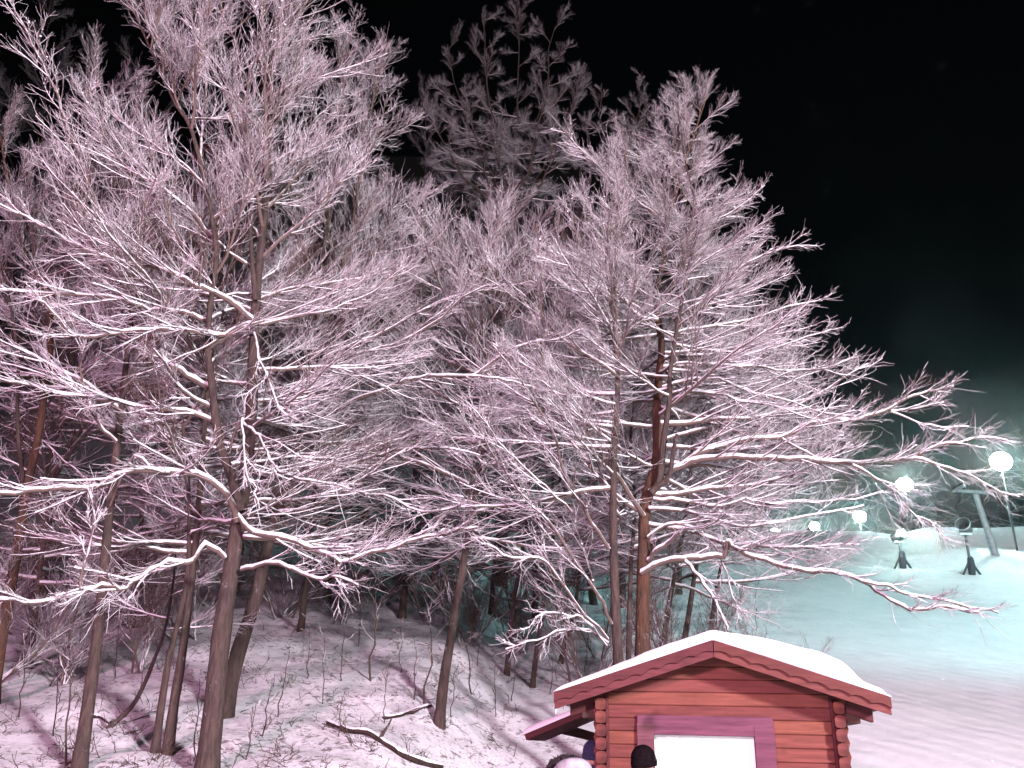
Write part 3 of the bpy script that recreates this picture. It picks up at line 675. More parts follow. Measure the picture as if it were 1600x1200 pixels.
def tree_G():
    t = Tree('beech_tree', 'tall beech behind the hut with snowy limbs spreading far over the ski run')
    Y = 15.5
    t.stem(base_ext(trace([(1004, 1010), (1004, 950), (1006, 875), (1008, 792), (1020, 744), (1027, 708), (1026, 646), (1030, 583), (1034, 542), (1028, 496), (1026, 449), (1038, 408), (1042, 350), (1060, 290), (1078, 230), (1096, 175), (1108, 140)], Y, Y + 0.8, 3), Y), 0.185, 0.012, 'bark_red', True)
    t.stem(trace([(1016, 770), (1030, 752), (1037, 690), (1046, 625), (1047, 583), (1060, 500), (1075, 420), (1090, 340), (1070, 250), (1058, 160)], Y, Y - 0.5, 3), 0.085, 0.012, part='stem')
    t.stem(trace([(1020, 765), (1044, 746), (1052, 705), (1058, 678)], Y, Y - 0.4, 3), 0.065, 0.03, part='stem')
    tr = lambda p, dy=0.0, a=0.0, m=3: trace(p, Y + a, Y + a + dy, m, 0.012, t.rng); H = t.hero
    # to the right
    H(tr([(1048, 738), (1070, 722), (1092, 708), (1154, 690), (1221, 683), (1258, 665), (1300, 658), (1343, 653), (1383, 642), (1417, 623), (1450, 612), (1490, 604)], -1.5), 0.062, 0.012, 0.75, dens=5)
    H(tr([(1393, 643), (1430, 638), (1467, 630)], -0.2, -1.3), 0.018, 0.009, 0.4)
    H(tr([(1393, 644), (1433, 660), (1467, 667), (1513, 667)], -0.2, -1.3), 0.02, 0.009, 0.45)
    H(tr([(1223, 686), (1260, 707), (1300, 722), (1340, 735)], -0.4, -0.7), 0.026, 0.010, 0.5)
    H(tr([(1050, 735), (1100, 717), (1175, 715), (1258, 719), (1320, 725), (1387, 720), (1427, 715), (1467, 697), (1517, 688), (1573, 688)], -2.2), 0.064, 0.012, 0.7, dens=5)
    H(tr([(1427, 716), (1467, 727), (1510, 740), (1547, 760), (1593, 777)], -0.4, -1.7), 0.026, 0.009, 0.5)
    H(tr([(1333, 727), (1367, 747), (1393, 767), (1420, 797), (1453, 817), (1480, 842)], -0.4, -1.5), 0.028, 0.009, 0.55, dens=7)
    H(tr([(1002, 896), (1033, 879), (1067, 873), (1108, 871), (1133, 867), (1137, 846), (1150, 858), (1175, 869), (1208, 879), (1254, 892), (1300, 895), (1347, 908), (1380, 932), (1413, 948), (1440, 953), (1480, 950), (1530, 957)], -3.0), 0.062, 0.016, 0.45, dens=3.2, twk=6)
    H(tr([(1347, 908), (1383, 913), (1413, 928), (1467, 937), (1517, 950), (1560, 958)], -0.5, -2.3), 0.026, 0.010, 0.4, dens=4, twk=6)
    H(tr([(1071, 877), (1092, 904), (1117, 937), (1138, 982)], -0.9, -0.6), 0.042, 0.022, 0.3, dens=3, twk=5)
    H(tr([(1012, 876), (1025, 862), (1045, 848), (1063, 833)], -0.5), 0.05, 0.035, 0.3, dens=3, twk=5)
    H(tr([(1012, 840), (1040, 822), (1070, 820), (1105, 840), (1130, 880), (1145, 930), (1160, 960)], -0.8), 0.032, 0.010, 0.6)
    H(tr([(1014, 795), (1058, 797), (1100, 806), (1133, 817), (1175, 823), (1230, 812), (1300, 800), (1350, 790)], -1.2), 0.036, 0.010, 0.8)
    H(tr([(1021, 780), (1067, 783), (1125, 790), (1167, 781), (1192, 787), (1258, 785), (1317, 783), (1380, 768)], -0.6), 0.038, 0.010, 0.9)
    H(tr([(1048, 628), (1079, 612), (1125, 615), (1154, 627), (1208, 635), (1270, 655)], -1.0), 0.034, 0.010, 0.9)
    H(tr([(1046, 603), (1071, 595), (1121, 592), (1162, 608), (1217, 623), (1292, 646), (1340, 650)], -0.6), 0.038, 0.010, 1.0)
    H(tr([(1046, 578), (1058, 569), (1112, 571), (1175, 573), (1233, 579), (1292, 575), (1330, 560)], -0.5), 0.038, 0.010, 1.0)
    H(tr([(1052, 500), (1093, 474), (1119, 456), (1148, 427), (1178, 405), (1222, 390), (1255, 386)], -0.6), 0.04, 0.010, 0.9)
    H(tr([(1058, 520), (1110, 510), (1170, 500), (1230, 480), (1285, 470)], 0.4), 0.036, 0.010, 1.0)
    H(tr([(1082, 370), (1120, 345), (1160, 320), (1195, 290)], 0.2), 0.028, 0.009, 0.6)
    # to the left
    H(tr([(1006, 806), (983, 771), (958, 733), (925, 687), (904, 650), (879, 612), (862, 580)], -1.2), 0.058, 0.012, 0.9)
    H(tr([(1002, 800), (958, 771), (921, 725), (887, 667), (862, 617), (848, 562), (845, 500), (844, 432), (838, 350)], -1.8), 0.048, 0.011, 1.0)
    H(tr([(1028, 500), (1002, 496), (965, 460), (925, 419), (910, 394), (899, 361), (890, 320)], -0.6), 0.042, 0.010, 1.1)
    H(tr([(1038, 345), (1002, 320), (958, 284), (925, 254), (903, 229), (881, 203)], -0.6), 0.04, 0.012, 0.9, dens=6)
    t.fill(0, 0.36, 0.55, 14, 3.5, 3.2, 2, 22, jit=0.15); t.fill(0, 0.55, 0.80, 28, 2.9, 1.9, 8, 30, jit=0.15); t.fill(0, 0.78, 0.985, 26, 1.8, 0.8, 28, 60, jit=0.15)
    t.fill(1, 0.3, 0.65, 20, 2.8, 2.1, 5, 28, jit=0.15); t.fill(1, 0.62, 0.98, 18, 1.7, 0.8, 28, 60, jit=0.15)
    t.fill(0, 0.30, 0.58, 11, 4.2, 3.7, -6, 12, az=10, spread=50, jit=0.12)
tree_G()

def tree_H():
    t = Tree('beech_tree', 'lilac-grey trunk just left of the ruddy trunk behind the hut')
    Y = 14.6
    t.stem(base_ext(trace([(966, 1030), (962, 950), (959, 870), (958, 790), (960, 700), (965, 610), (962, 520), (960, 450), (970, 370), (985, 300), (975, 240)], Y, Y + 0.6, 3), Y), 0.13, 0.012, root_flare=True)
    tr = lambda p, dy=0.0, a=0.0: trace(p, Y + a, Y + a + dy, 3, 0.012, t.rng); H = t.hero
    H(tr([(952, 858), (925, 817), (900, 775), (879, 733), (869, 687), (850, 654), (825, 612), (800, 575), (770, 540)], -1.2), 0.04, 0.011, 0.8)
    H(tr([(956, 975), (933, 929), (896, 875), (858, 817), (825, 783), (800, 754), (765, 700), (735, 640)], -1.6), 0.036, 0.011, 0.7)
    H(tr([(893, 800), (860, 770), (830, 740), (791, 705), (760, 663), (735, 635)], -0.4, -1.0), 0.022, 0.009, 0.6)
    H(tr([(950, 1000), (900, 942), (862, 892), (842, 871), (800, 872), (760, 850)], -1.4), 0.030, 0.010, 0.6)
    H(tr([(948, 1010), (915, 970), (893, 962), (850, 960), (815, 985)], -1.2), 0.020, 0.008, 0.4)
    H(tr([(950, 1005), (920, 985), (880, 985), (840, 1000), (790, 1015)], -1.0), 0.018, 0.008, 0.4)
    t.fill(0, 0.45, 0.7, 16, 3.2, 3.0, 0, 32, az=180, spread=110); t.fill(0, 0.66, 0.97, 16, 2.6, 1.1, 30, 64)
tree_H()
simple_tree('slender trunk squeezed between the ruddy and the lilac trunks behind the hut', [(982, 1030), (984, 950), (986, 880), (992, 790)], 0.085, [(985, 700), (990, 600), (985, 480), (970, 380)], Y=17.0, fills=((0.5, 0.95, 18, 2.8, 1.2, 10, 60),))
simple_tree('dark trunk just right of the ruddy trunk, rising behind the hut\'s ridge', [(1038, 995), (1046, 940), (1055, 895)], 0.10, [(1075, 780), (1084, 650), (1088, 530), (1092, 430), (1096, 360)], Y=21.0, fills=((0.4, 0.7, 18, 3.6, 3.2, 0, 28), (0.66, 0.97, 18, 2.8, 1.0, 30, 64)))
simple_tree('dark trunk second to the right of the ruddy trunk, above the roof snow', [(1072, 985), (1080, 935), (1087, 890)], 0.11, [(1105, 800), (1120, 700), (1128, 610), (1132, 530), (1135, 470), (1138, 430)], Y=24.0, fills=((0.36, 0.7, 22, 4.2, 3.4, -2, 24), (0.66, 0.97, 20, 2.8, 0.9, 26, 60)))
simple_tree('beech at the edge of the ski run whose crown meets the nearest lamps', [(1110, 985), (1120, 920), (1135, 850)], 0.10, [(1150, 790), (1165, 730), (1178, 680), (1188, 640), (1194, 600)], Y=27.0, fills=((0.34, 0.7, 15, 4.2, 3.4, 2, 20), (0.66, 0.97, 16, 2.8, 1.0, 22, 58)))
# trees farther up the wooded slope
for lab, pl, top, r0 in (
        ('bare trunk up the slope, left one of three nearest the awning', [(792, 1055), (797, 990), (806, 920), (818, 850)], [(830, 740), (835, 600), (830, 500), (824, 430), (820, 390)], 0.09),
        ('bare trunk up the slope, middle one of three nearest the awning', [(832, 1074), (838, 1020), (846, 965), (858, 880)], [(872, 780), (885, 640), (890, 520), (886, 430), (884, 380)], 0.085),
        ('bare trunk up the slope, right one of three nearest the awning', [(876, 1036), (884, 1000), (894, 970), (905, 900)], [(918, 800), (925, 660), (930, 540), (934, 450), (938, 390)], 0.085),
        ('stout dark trunk high on the slope above the leaning trunk', [(768, 962), (770, 920), (774, 870)], [(785, 770), (790, 640), (765, 520), (740, 430), (725, 390)], 0.14),
        ('dark trunk with spreading roots up the slope right of the big beech', [(628, 966), (632, 925), (637, 880)], [(645, 780), (655, 650), (652, 540), (645, 450), (638, 390)], 0.15),
        ('thin dark trunk on the slope between twin trunks and far-left trunk', [(45, 1045), (52, 990), (58, 930)], [(70, 830), (90, 680), (110, 520), (120, 400), (110, 300)], 0.09),
        ('dark trunk half hidden behind the leaning dark beech', [(470, 985), (476, 930), (482, 880)], [(490, 780), (500, 640), (492, 520), (476, 430), (465, 370)], 0.11),
        ('dark trunk up the slope behind the slim lilac-grey trunk', [(205, 980), (210, 930), (216, 870)], [(225, 760), (235, 620), (225, 480), (210, 360), (200, 270)], 0.12)):
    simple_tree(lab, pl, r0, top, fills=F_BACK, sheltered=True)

# dim grey trees at the top of the slope, caught by the lamps of the run
def far_tree(label, px, Ytree, top_py, spread, n, group=None, lean=0, r0=0.22, e=(10, 64), t0=0.35, leaders=3, lspread=0.45, sheltered=False):
    d = ray(px, 600); x = CAM[0] + d[0] / d[1] * Ytree; g = h(x, Ytree)
    top = P(px + lean, top_py, Ytree); t = Tree('bare_tree', label, group); t.sheltered = sheltered
    b = np.array([x, Ytree, g - 0.2]); rng = t.rng
    q = np.linspace(0, 1, 16)[:, None]; pts = b * (1 - q) + top * q; pts[1:-1, :2] += rng.normal(0, 0.18, (14, 2))
    t.stem(pts, r0, 0.02, root_flare=True, sides=8)
    t.fill(0, t0, 0.98, n, spread, spread * 0.45, e[0], e[1], jit=0.35)
    for k in range(leaders):                            # ascending secondary leaders
        i = 5 + k % 5; a = k * math.pi + rng.uniform(-0.6, 0.6); L = (top[2] - pts[i][2]) * 0.7
        tip = pts[i] + np.array([math.cos(a) * L * lspread, math.sin(a) * L * lspread * 0.6, L]); s = np.linspace(0, 1, 8)[:, None]
        st = pts[i] * (1 - s) + tip * s; st[1:-1] += rng.normal(0, 0.12, (6, 3))
        t.stem(st, 0.08, 0.015, part='stem', sides=6); t.fill(len(t.stems) - 1, 0.25, 0.98, n // 3, spread * 0.7, spread * 0.35, 20, 64, jit=0.35)
    return t
def grey_tree(label, Y, fork, tips, r0, n, L0, L1):
    f = P(fork[0], fork[1], Y); t = Tree('bare_tree', label); g = np.array([f[0], Y, h(f[0], Y) - 0.2])
    q = np.linspace(0, 1, 8)[:, None]; t.stem(g * (1 - q) + f * q, r0, r0 * 0.6, root_flare=True, sides=8)
    for k, (x, y) in enumerate(tips):
        tip = P(x, y, Y + (1.8 if k % 2 else -1.8)); s_ = np.linspace(0, 1, 10)[:, None]; pts = f * (1 - s_) + tip * s_
        pts += np.sin(s_ * math.pi) * (np.array([[(x - fork[0]) * 0.004, 0, -0.5]])); pts[1:-1] += t.rng.normal(0, 0.10, (8, 3))
        t.stem(pts, r0 * 0.42, 0.015, part='stem', sides=6); t.fill(len(t.stems) - 1, 0.22, 0.99, n, L0, L1, 15, 60, jit=0.35)
grey_tree('large grey frosted tree towering dimly over the wood against black sky', 38, (800, 335), ((668, 170), (700, 70), (752, 20), (812, -10), (868, 40), (905, 110), (730, 150), (845, 140), (880, 190)), 0.26, 15, 2.8, 1.4)
grey_tree('small grey treetop right of the large grey frosted tree', 34, (958, 290), ((940, 130), (1004, 112), (1012, 170), (915, 190)), 0.14, 11, 1.7, 0.8)
far_tree('faint dark tree high in the upper left corner', 80, 56, -20, 6.0, 30, r0=0.22)
far_tree('faint dark tree between the beech tops and the large grey tree', 668, 56, 120, 4.2, 24, r0=0.2)
for k, (px, Y, ty, sp) in enumerate(((15, 30, 470, 3.6), (130, 27, 430, 3.6), (290, 29, 430, 3.8), (415, 31, 450, 3.8), (545, 28, 440, 3.8), (600, 36, 470, 4.2), (690, 33, 480, 4.0), (735, 40, 480, 4.4), (845, 30, 470, 3.8), (925, 34, 470, 4.0), (1000, 30, 460, 3.8), (1045, 38, 520, 4.0))):
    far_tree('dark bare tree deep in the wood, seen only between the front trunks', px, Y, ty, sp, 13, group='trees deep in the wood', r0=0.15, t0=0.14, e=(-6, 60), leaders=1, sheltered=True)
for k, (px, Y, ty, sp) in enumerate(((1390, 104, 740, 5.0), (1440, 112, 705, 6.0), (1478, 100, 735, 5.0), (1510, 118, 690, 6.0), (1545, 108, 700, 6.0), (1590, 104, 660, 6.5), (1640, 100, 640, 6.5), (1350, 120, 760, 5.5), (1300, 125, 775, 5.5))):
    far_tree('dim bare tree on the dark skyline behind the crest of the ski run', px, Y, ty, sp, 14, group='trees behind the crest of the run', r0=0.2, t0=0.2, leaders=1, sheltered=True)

# ------------------------------------------------------------------ saplings, undergrowth and dead wood on the wooded slope
def sapling(px, py, top_px, top_py, r, label, br=4, group=None):
    b = ground_at(px, py); Y = b[1]; t = Tree('sapling', label, group); rng = t.rng
    top = P(top_px, top_py, Y - 0.2); q = np.linspace(0, 1, 9)[:, None]; pts = (b - np.array([0, 0, 0.08])) * (1 - q) + top * q
    L = np.linalg.norm(top - b); pts[1:-1] += rng.normal(0, 0.018 * L, (7, 3)) * np.array([1, 1, 0.3])
    V, Q = tubes((pts - pts[0])[None], np.linspace(r, r * 0.35, 9)[None], 5); t.start(pts[0]); link('trunk', np_mesh('trunk', V, Q), M['bark'], t.root)
    bb, d, tt, _ = kids(pts[None], br, 0.35, 0.98, (25, 55), 0.8, rng)
    l1 = grow(bb, d, L * 0.30 * rng.uniform(0.5, 1.2, br), 5, 0.15, 0.08, rng); b2, d2, t2, _ = kids(l1, 4, 0.3, 1, (25, 55), 0.8, rng)
    l2 = grow(b2, d2, L * 0.11 * rng.uniform(0.5, 1.2, len(b2)), 4, 0.15, 0.05, rng)
    V, Q = merge([tubes(l1 - pts[0], np.linspace(r * .5, .005, 5)[None].repeat(br, 0), 4), tubes(l2 - pts[0], np.full((len(l2), 4), 0.005), 3)])
    link('twigs', np_mesh('twigs', V, Q), M['limb'], t.root); return t
SG = 'thin saplings on the wooded slope'
SL = 'thin bare sapling standing in the snow of the wooded slope'
for (a, b_, c, d_, r, lab) in ((105, 1197, 108, 1010, 0.018, 'tall whip-thin sapling beside the slim lilac-grey trunk'), (580, 1064, 586, 905, 0.022, 'dark upright sapling alone in the open snow left of the leaning trunk'),
        (663, 1106, 675, 960, 0.02, 'straight sapling close beside the foot of the leaning trunk')):
    sapling(a, b_, c, d_, r, lab, 6)
for (a, b_, c, d_, r) in ((535, 1064, 537, 950, 0.012), (540, 975, 542, 880, 0.016), (648, 1092, 650, 1010, 0.014), (738, 1086, 729, 985, 0.018), (433, 1120, 452, 1015, 0.014), (85, 1150, 92, 1020, 0.012), (300, 1190, 312, 1060, 0.012),
        (600, 1130, 603, 1040, 0.010), (505, 1100, 508, 990, 0.010), (560, 1010, 566, 920, 0.012), (705, 1120, 712, 1040, 0.010), (800, 1095, 806, 1010, 0.012), (775, 1120, 772, 1040, 0.010), (860, 1085, 866, 1010, 0.012), (410, 1150, 425, 1060, 0.012),
        (180, 1060, 188, 960, 0.014), (220, 1090, 226, 1010, 0.010), (30, 1120, 42, 1010, 0.012), (480, 1060, 486, 970, 0.012), (745, 1040, 750, 950, 0.012), (625, 1050, 628, 970, 0.010), (915, 1050, 920, 960, 0.012), (1110, 990, 1118, 900, 0.012),
        (1180, 985, 1184, 900, 0.014), (1150, 985, 1160, 905, 0.012), (690, 985, 694, 900, 0.014), (530, 1150, 534, 1085, 0.010), (385, 1185, 400, 1100, 0.012)):
    sapling(a, b_, c, d_, r, SL, 4, SG)

for k, (px, Y) in enumerate(((25, 17), (85, 21), (150, 18), (205, 24), (262, 19), (310, 22), (455, 25), (550, 25), (590, 28), (668, 27), (735, 25), (812, 26), (900, 22), (930, 26), (1060, 20), (1095, 21), (1130, 19), (350, 27), (700, 29))):
    d_ = ray(px, 850); x_ = CAM[0] + d_[0] / d_[1] * Y; t = Tree('frosted_shrub', 'fine-twigged frosted shrub filling the shade among the trunks of the wood', 'frosted shrubs among the trunks')
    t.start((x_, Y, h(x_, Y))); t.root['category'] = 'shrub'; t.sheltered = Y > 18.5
    for q in range(int(t.rng.integers(4, 7))):
        L_ = t.rng.uniform(1.8, 3.4); t.limb(t.base + np.array([t.rng.normal(0, .15), t.rng.normal(0, .15), -0.1]), t.rng.uniform(0, 6.28), t.rng.uniform(42, 76), L_).name = 'stem'
def undergrowth():
    rng = np.random.default_rng(77); bs = []
    cl = rng.uniform((-60, 890), (1230, 1235), (150, 2))
    for _ in range(1500):
        c_ = cl[rng.integers(0, 150)]; px, py = (c_ + rng.normal(0, 1, 2) * (16, 6)) if rng.random() < 0.7 else rng.uniform((-60, 890), (1230, 1235))
        if px > 820 and py > 1080: continue
        w = ground_at(px, py)
        if w[1] > 60 or run_side(w[0], w[1]) > 0.4: continue
        bs.append(w)
    bs = np.array(bs); n = len(bs); d = nrm(rng.normal(0, 0.75, (n, 3)) * np.array([1, 1, 0.2]) + np.array([0, 0, 0.45]))
    L = rng.uniform(0.08, 0.38, n); st = grow(bs - np.array([0, 0, 0.03]), d, L, 5, 0.28, -0.02, rng)
    rad = rng.uniform(0.004, 0.010, (n, 1)) * np.linspace(1, 0.5, 5)[None]
    b2, d2, t2, i2 = kids(st, 3, 0.3, 1, (25, 70), 0.8, rng); s2 = grow(b2, d2, L[i2] * 0.45, 3, 0.2, 0, rng)
    V, Q = merge([tubes(st, rad, 3), tubes(s2, np.full((len(s2), 3), 0.004), 3)])
    o = link('undergrowth', np_mesh('undergrowth', V, Q), M['litter']); o['kind'] = 'stuff'
    o['label'] = 'dry stems and twigs poking out of the snow on the wooded slope'; o['category'] = 'undergrowth'
undergrowth()

def log_on_ground(label, poly, r0, r1, stubs):
    w = np.array([ground_at(x, y) + np.array([0, 0, 0.05]) for x, y in poly]); w = smooth_poly(w, 4); rng = np.random.default_rng(len(poly) * 7 + int(poly[0][0]))
    t = thing('fallen_log', label, 'log', tuple(w[0])); n = len(w)
    rad = np.linspace(r0, r1, n) * rng.uniform(0.85, 1.15, n)
    V, Q = tubes((w - w[0])[None], rad[None], 9); link('log', np_mesh('fallen_log', V, Q), M['darkbark'], t).name = 'trunk'
    c = w - w[0]; c[:, 2] += rad * 0.7; V, Q = tubes(c[None], (rad * 0.72 * rng.uniform(0.5, 1.1, n) + 0.01)[None], 6)
    link('snow', np_mesh('snow', V, Q), M['snow'], t)
    for s in stubs:
        k = int(s * (n - 1)); d = nrm(np.array([rng.normal(), rng.normal() - 0.5, 1.0])); p = grow((w[k] - w[0])[None], d[None], np.array([0.35]), 4, 0.2, 0, rng)
        V, Q = tubes(p, np.linspace(0.035, 0.012, 4)[None], 5); link('branch_stub', np_mesh('branch_stub', V, Q), M['bark'], t)
log_on_ground('dark fallen log slanting through the snow below the leaning trunk', [(512, 1134), (545, 1146), (575, 1150), (610, 1172), (640, 1190), (690, 1205)], 0.034, 0.046, (0.5,))
log_on_ground('short dead branch lying left of the leaning trunk\'s foot', [(600, 1126), (625, 1122), (650, 1112), (672, 1106)], 0.03, 0.022, (0.5,))
log_on_ground('dead branch lying by the foot of the thin curved stem', [(143, 1124), (158, 1126), (172, 1136)], 0.03, 0.03, ())

# ------------------------------------------------------------------ ski run: lamps, snow guns, lift pylon
t_ = NT('lamp_lens'); t_.base((0.9, 0.95, 0.95)); t_.b.inputs['Emission Color'].default_value = (0.86, 1.0, 0.97, 1); t_.b.inputs['Emission Strength'].default_value = 500.0
t_.m.cycles.emission_sampling = 'NONE'
M['lens'] = t_.m
def floodlight_mast(label, px, py, Y, size, energy):
    hd = P(px, py, Y); g = h(hd[0], hd[1]); H_ = hd[2] - g
    t = thing('floodlight_mast', label, 'lamp', (hd[0], hd[1], g), 0, 'floodlights along the ski run')
    lathe('pole', M['darksteel'], t, [(0.07, -0.3), (0.06, H_ * 0.3), (0.045, H_ - 0.1)], 10)
    yaw = math.atan2(-hd[0], -(-hd[1]))
    box('crossarm', M['darksteel'], t, -size * 0.35, size * 0.35, 0.05, 0.13, H_ - 0.14, H_ - 0.06)
    tilt = Matrix.Rotation(R(-78), 4, 'X')
    wide = Matrix.Diagonal((1.12, 1.0, 0.90, 1))
    hb = lathe('lamp_head', M['gunbody'], t, [(size * 0.16, 0.34), (size * 0.40, 0.20), (size * 0.52, -0.10)], 20, wide @ tilt, True, False)
    hb.location = (0, 0.0, H_)
    lathe('lens', M['lens'], hb, [(size * 0.03, 0.05), (size * 0.3, 0.03), (size * 0.5, -0.02)], 20, wide @ tilt @ Matrix.Translation((0, 0, -0.10)) @ Matrix.Rotation(R(180), 4, 'X'), True, True)
    d = bpy.data.lights.new('lamp_light', 'SPOT'); d.energy = energy; d.color = (0.36, 1.0, 0.98); d.shadow_soft_size = 0.4; d.spot_size = R(165); d.spot_blend = 0.6
    o = bpy.data.objects.new('lamp_light', d); COL.objects.link(o); o.parent = t; o.location = (0, -0.6, H_ - 0.05)
    o.rotation_euler = Vector((0.1, -1.0, -0.35)).to_track_quat('-Z', 'Y').to_euler()
for lab, px, py, Y, sz, en in (
        ('largest and nearest glaring floodlight above the ski run, at the photo\'s right', 1563, 721, 58, 1.35, 1700),
        ('second largest floodlight, glaring through the tips of the long snowy limbs', 1413, 757, 74, 1.25, 1900),
        ('third floodlight, glaring at the tips of the right crown', 1343, 807, 90, 1.2, 2200),
        ('rightmost of the small floodlights seen through the twigs', 1272, 822, 112, 1.1, 3000),
        ('lower and brighter of the small floodlights seen through the twigs', 1240, 845, 104, 1.4, 3000),
        ('upper left of the small floodlights seen through the twigs', 1211, 833, 124, 1.3, 2500),
        ('faintest floodlight, farthest left among the twigs', 1191, 847, 140, 0.8, 3000)):
    floodlight_mast(lab, px, py, Y, sz, en)

def snow_gun(label, px, py, top_py, size, yaw, lit):
    b = ground_at(px, py); t = thing('snow_gun', label, 'snow gun', tuple(b), 0, None)
    Hh = P(px - 10, top_py, b[1])[2] - b[2]
    lathe('pole', M['darksteel'], t, [(0.08, -0.4), (0.065, Hh - 0.2)], 10)
    pad = lathe('padding', M['pad'], t, [(0.17, -0.2), (0.19, 0.15), (0.21, 0.5), (0.16, 0.9), (0.09, 1.0)], 7); pad.rotation_euler = (0, R(4), 0.4)
    for sx in (-1, 1):
        bm = bmesh.new(); bm_box(bm, -0.045, 0.045, -0.045, 0.045, 0, 1.0); o = bm_obj('leg', bm, M['pad'], t); o.rotation_euler = (0, R(150 if sx > 0 else 210), 0); o.location = (sx * 0.05, 0, 0.72)
    rot = Matrix.Rotation(yaw, 4, 'Z') @ Matrix.Rotation(R(72), 4, 'X')
    s = size
    br = lathe('fan_barrel', M['darksteel'], t, [(s * 0.42, -s * 0.62), (s * 0.52, -s * 0.55), (s * 0.46, -s * 0.2), (s * 0.46, s * 0.25), (s * 0.54, s * 0.55)], 18, rot, True, False); br.location = (0, 0, Hh)
    rg = lathe('nozzle_ring', M['steel'], br, [(s * 0.55, s * 0.50), (s * 0.60, s * 0.52), (s * 0.60, s * 0.62), (s * 0.55, s * 0.64)], 18, rot, True, False)
    hb = lathe('fan_hub', M['dark'], br, [(0.02, -s * 0.3), (s * 0.45, -s * 0.22), (s * 0.45, -s * 0.18), (s * 0.14, s * 0.1), (0.03, s * 0.3)], 14, rot)
    box('yoke', M['steel'], t, -s * 0.5, s * 0.5, -0.08, 0.08, Hh - s * 0.62, Hh - s * 0.48)
    if lit:
        o = lathe('work_lamp', M['lens'], t, [(0.03, -0.09), (0.13, -0.06), (0.13, 0.06), (0.03, 0.09)], 12, Matrix.Rotation(R(80), 4, 'X')); o.location = (-0.15, -0.5, Hh + 0.1)
snow_gun('fan snow gun on a padded tower, right one below the crest', 1519, 898, 824, 0.68, R(-35), False)
snow_gun('smaller snow gun on a padded tower with a bright lamp at its head', 1411, 888, 838, 0.6, R(25), True)

def lift_pylon():
    b = ground_at(1556, 868); top = P(1524, 771, b[1] - 1.5)
    t = thing('lift_pylon', 'pale leaning T-shaped lift pylon standing on the crest of the ski run', 'pylon', tuple(b))
    L = top - b; n = 8; q = np.linspace(-0.05, 1, n)[:, None]; V, Q = tubes((L * q)[None], np.linspace(0.22, 0.15, n)[None], 14)
    link('pole', np_mesh('pole', V, Q), M['steel'], t)
    a = nrm(np.array([1.0, 0.15, 0.0])); c = np.stack([L + np.array([0, 0, 0.1]) - a * 1.15, L + np.array([0, 0, 0.1]) + a * 1.15])[None]
    V, Q = tubes(c, np.array([[0.10, 0.10]]), 8); link('crossarm', np_mesh('crossarm', V, Q), M['steel'], t)
    for s in (-1, 1):
        p = L + a * 1.05 * s
        o = box('sheave_assembly', M['steel'], t, -0.08, 0.08, -0.7, 0.7, 0.18, 0.30); o.location = tuple(p)
        for k in range(4):
            w = lathe('sheave', M['dark'], o, [(0.13, -0.04), (0.10, 0.0), (0.13, 0.04)], 12, Matrix.Rotation(R(90), 4, 'Y')); w.location = (0.0, -0.55 + k * 0.36, 0.36)
lift_pylon()
def marker_pole(label, px, py, tpx, tpy):
    b = ground_at(px, py); top = P(tpx, tpy, b[1]); t = thing('slope_pole', label, 'pole', tuple(b), 0)
    L = top - b; V, Q = tubes(np.stack([-0.03 * L, L])[None], np.array([[0.075, 0.06]]), 8); link('pole_shaft', np_mesh('pole_shaft', V, Q), M['steel'], t)
    lathe('pole_cap', M['steel'], t, [(0.075, -0.05), (0.075, 0.04), (0.03, 0.08)], 8).location = tuple(L)
marker_pole('thin pole on the crest right of the leaning lift pylon', 1586, 842, 1571, 772)

# ------------------------------------------------------------------ people at the hut
M['skin'] = m_plain('skin', (0.52, 0.30, 0.24), 0.5, vary=0.06)
M['jacket_grey'] = m_plain('pale_grey_jacket', (0.30, 0.28, 0.33), 0.85, vary=0.3, nscale=14)
M['jacket_dark'] = m_plain('dark_maroon_jacket', (0.045, 0.018, 0.026), 0.8)
M['jacket_navy'] = m_plain('navy_jacket', (0.022, 0.026, 0.075), 0.75)
M['trousers'] = m_plain('dark_trousers', (0.03, 0.03, 0.035), 0.85)
M['black_knit'] = m_plain('black_knit', (0.007, 0.005, 0.006), 0.95, vary=0.5, nscale=60)
M['black_knit'].node_tree.nodes['Principled BSDF'].inputs['Specular IOR Level'].default_value = 0.0
M['navy_knit'] = m_plain('navy_knit', (0.02, 0.02, 0.06), 0.95, vary=0.4, nscale=60)
M['fur'] = m_plain('dark_fur', (0.02, 0.012, 0.016), 0.95, vary=0.6, nscale=40)
M['boots'] = m_plain('boots', (0.025, 0.022, 0.02), 0.6)
def skinned(name, verts, edges, mat, parent, sub=2):
    me = bpy.data.meshes.new(name); me.from_pydata([v[:3] for v in verts], edges, [])
    o = link(name, me, mat, parent); md = o.modifiers.new('skin', 'SKIN'); md.use_smooth_shade = True
    me.skin_vertices.new() if not me.skin_vertices else None
    for i, v in enumerate(verts):
        s = me.skin_vertices[0].data[i]; s.radius = (v[3], v[4] if len(v) > 4 else v[3]); s.use_root = (i == 0)
    sb = o.modifiers.new('sub', 'SUBSURF'); sb.levels = sub; sb.render_levels = sub; return o
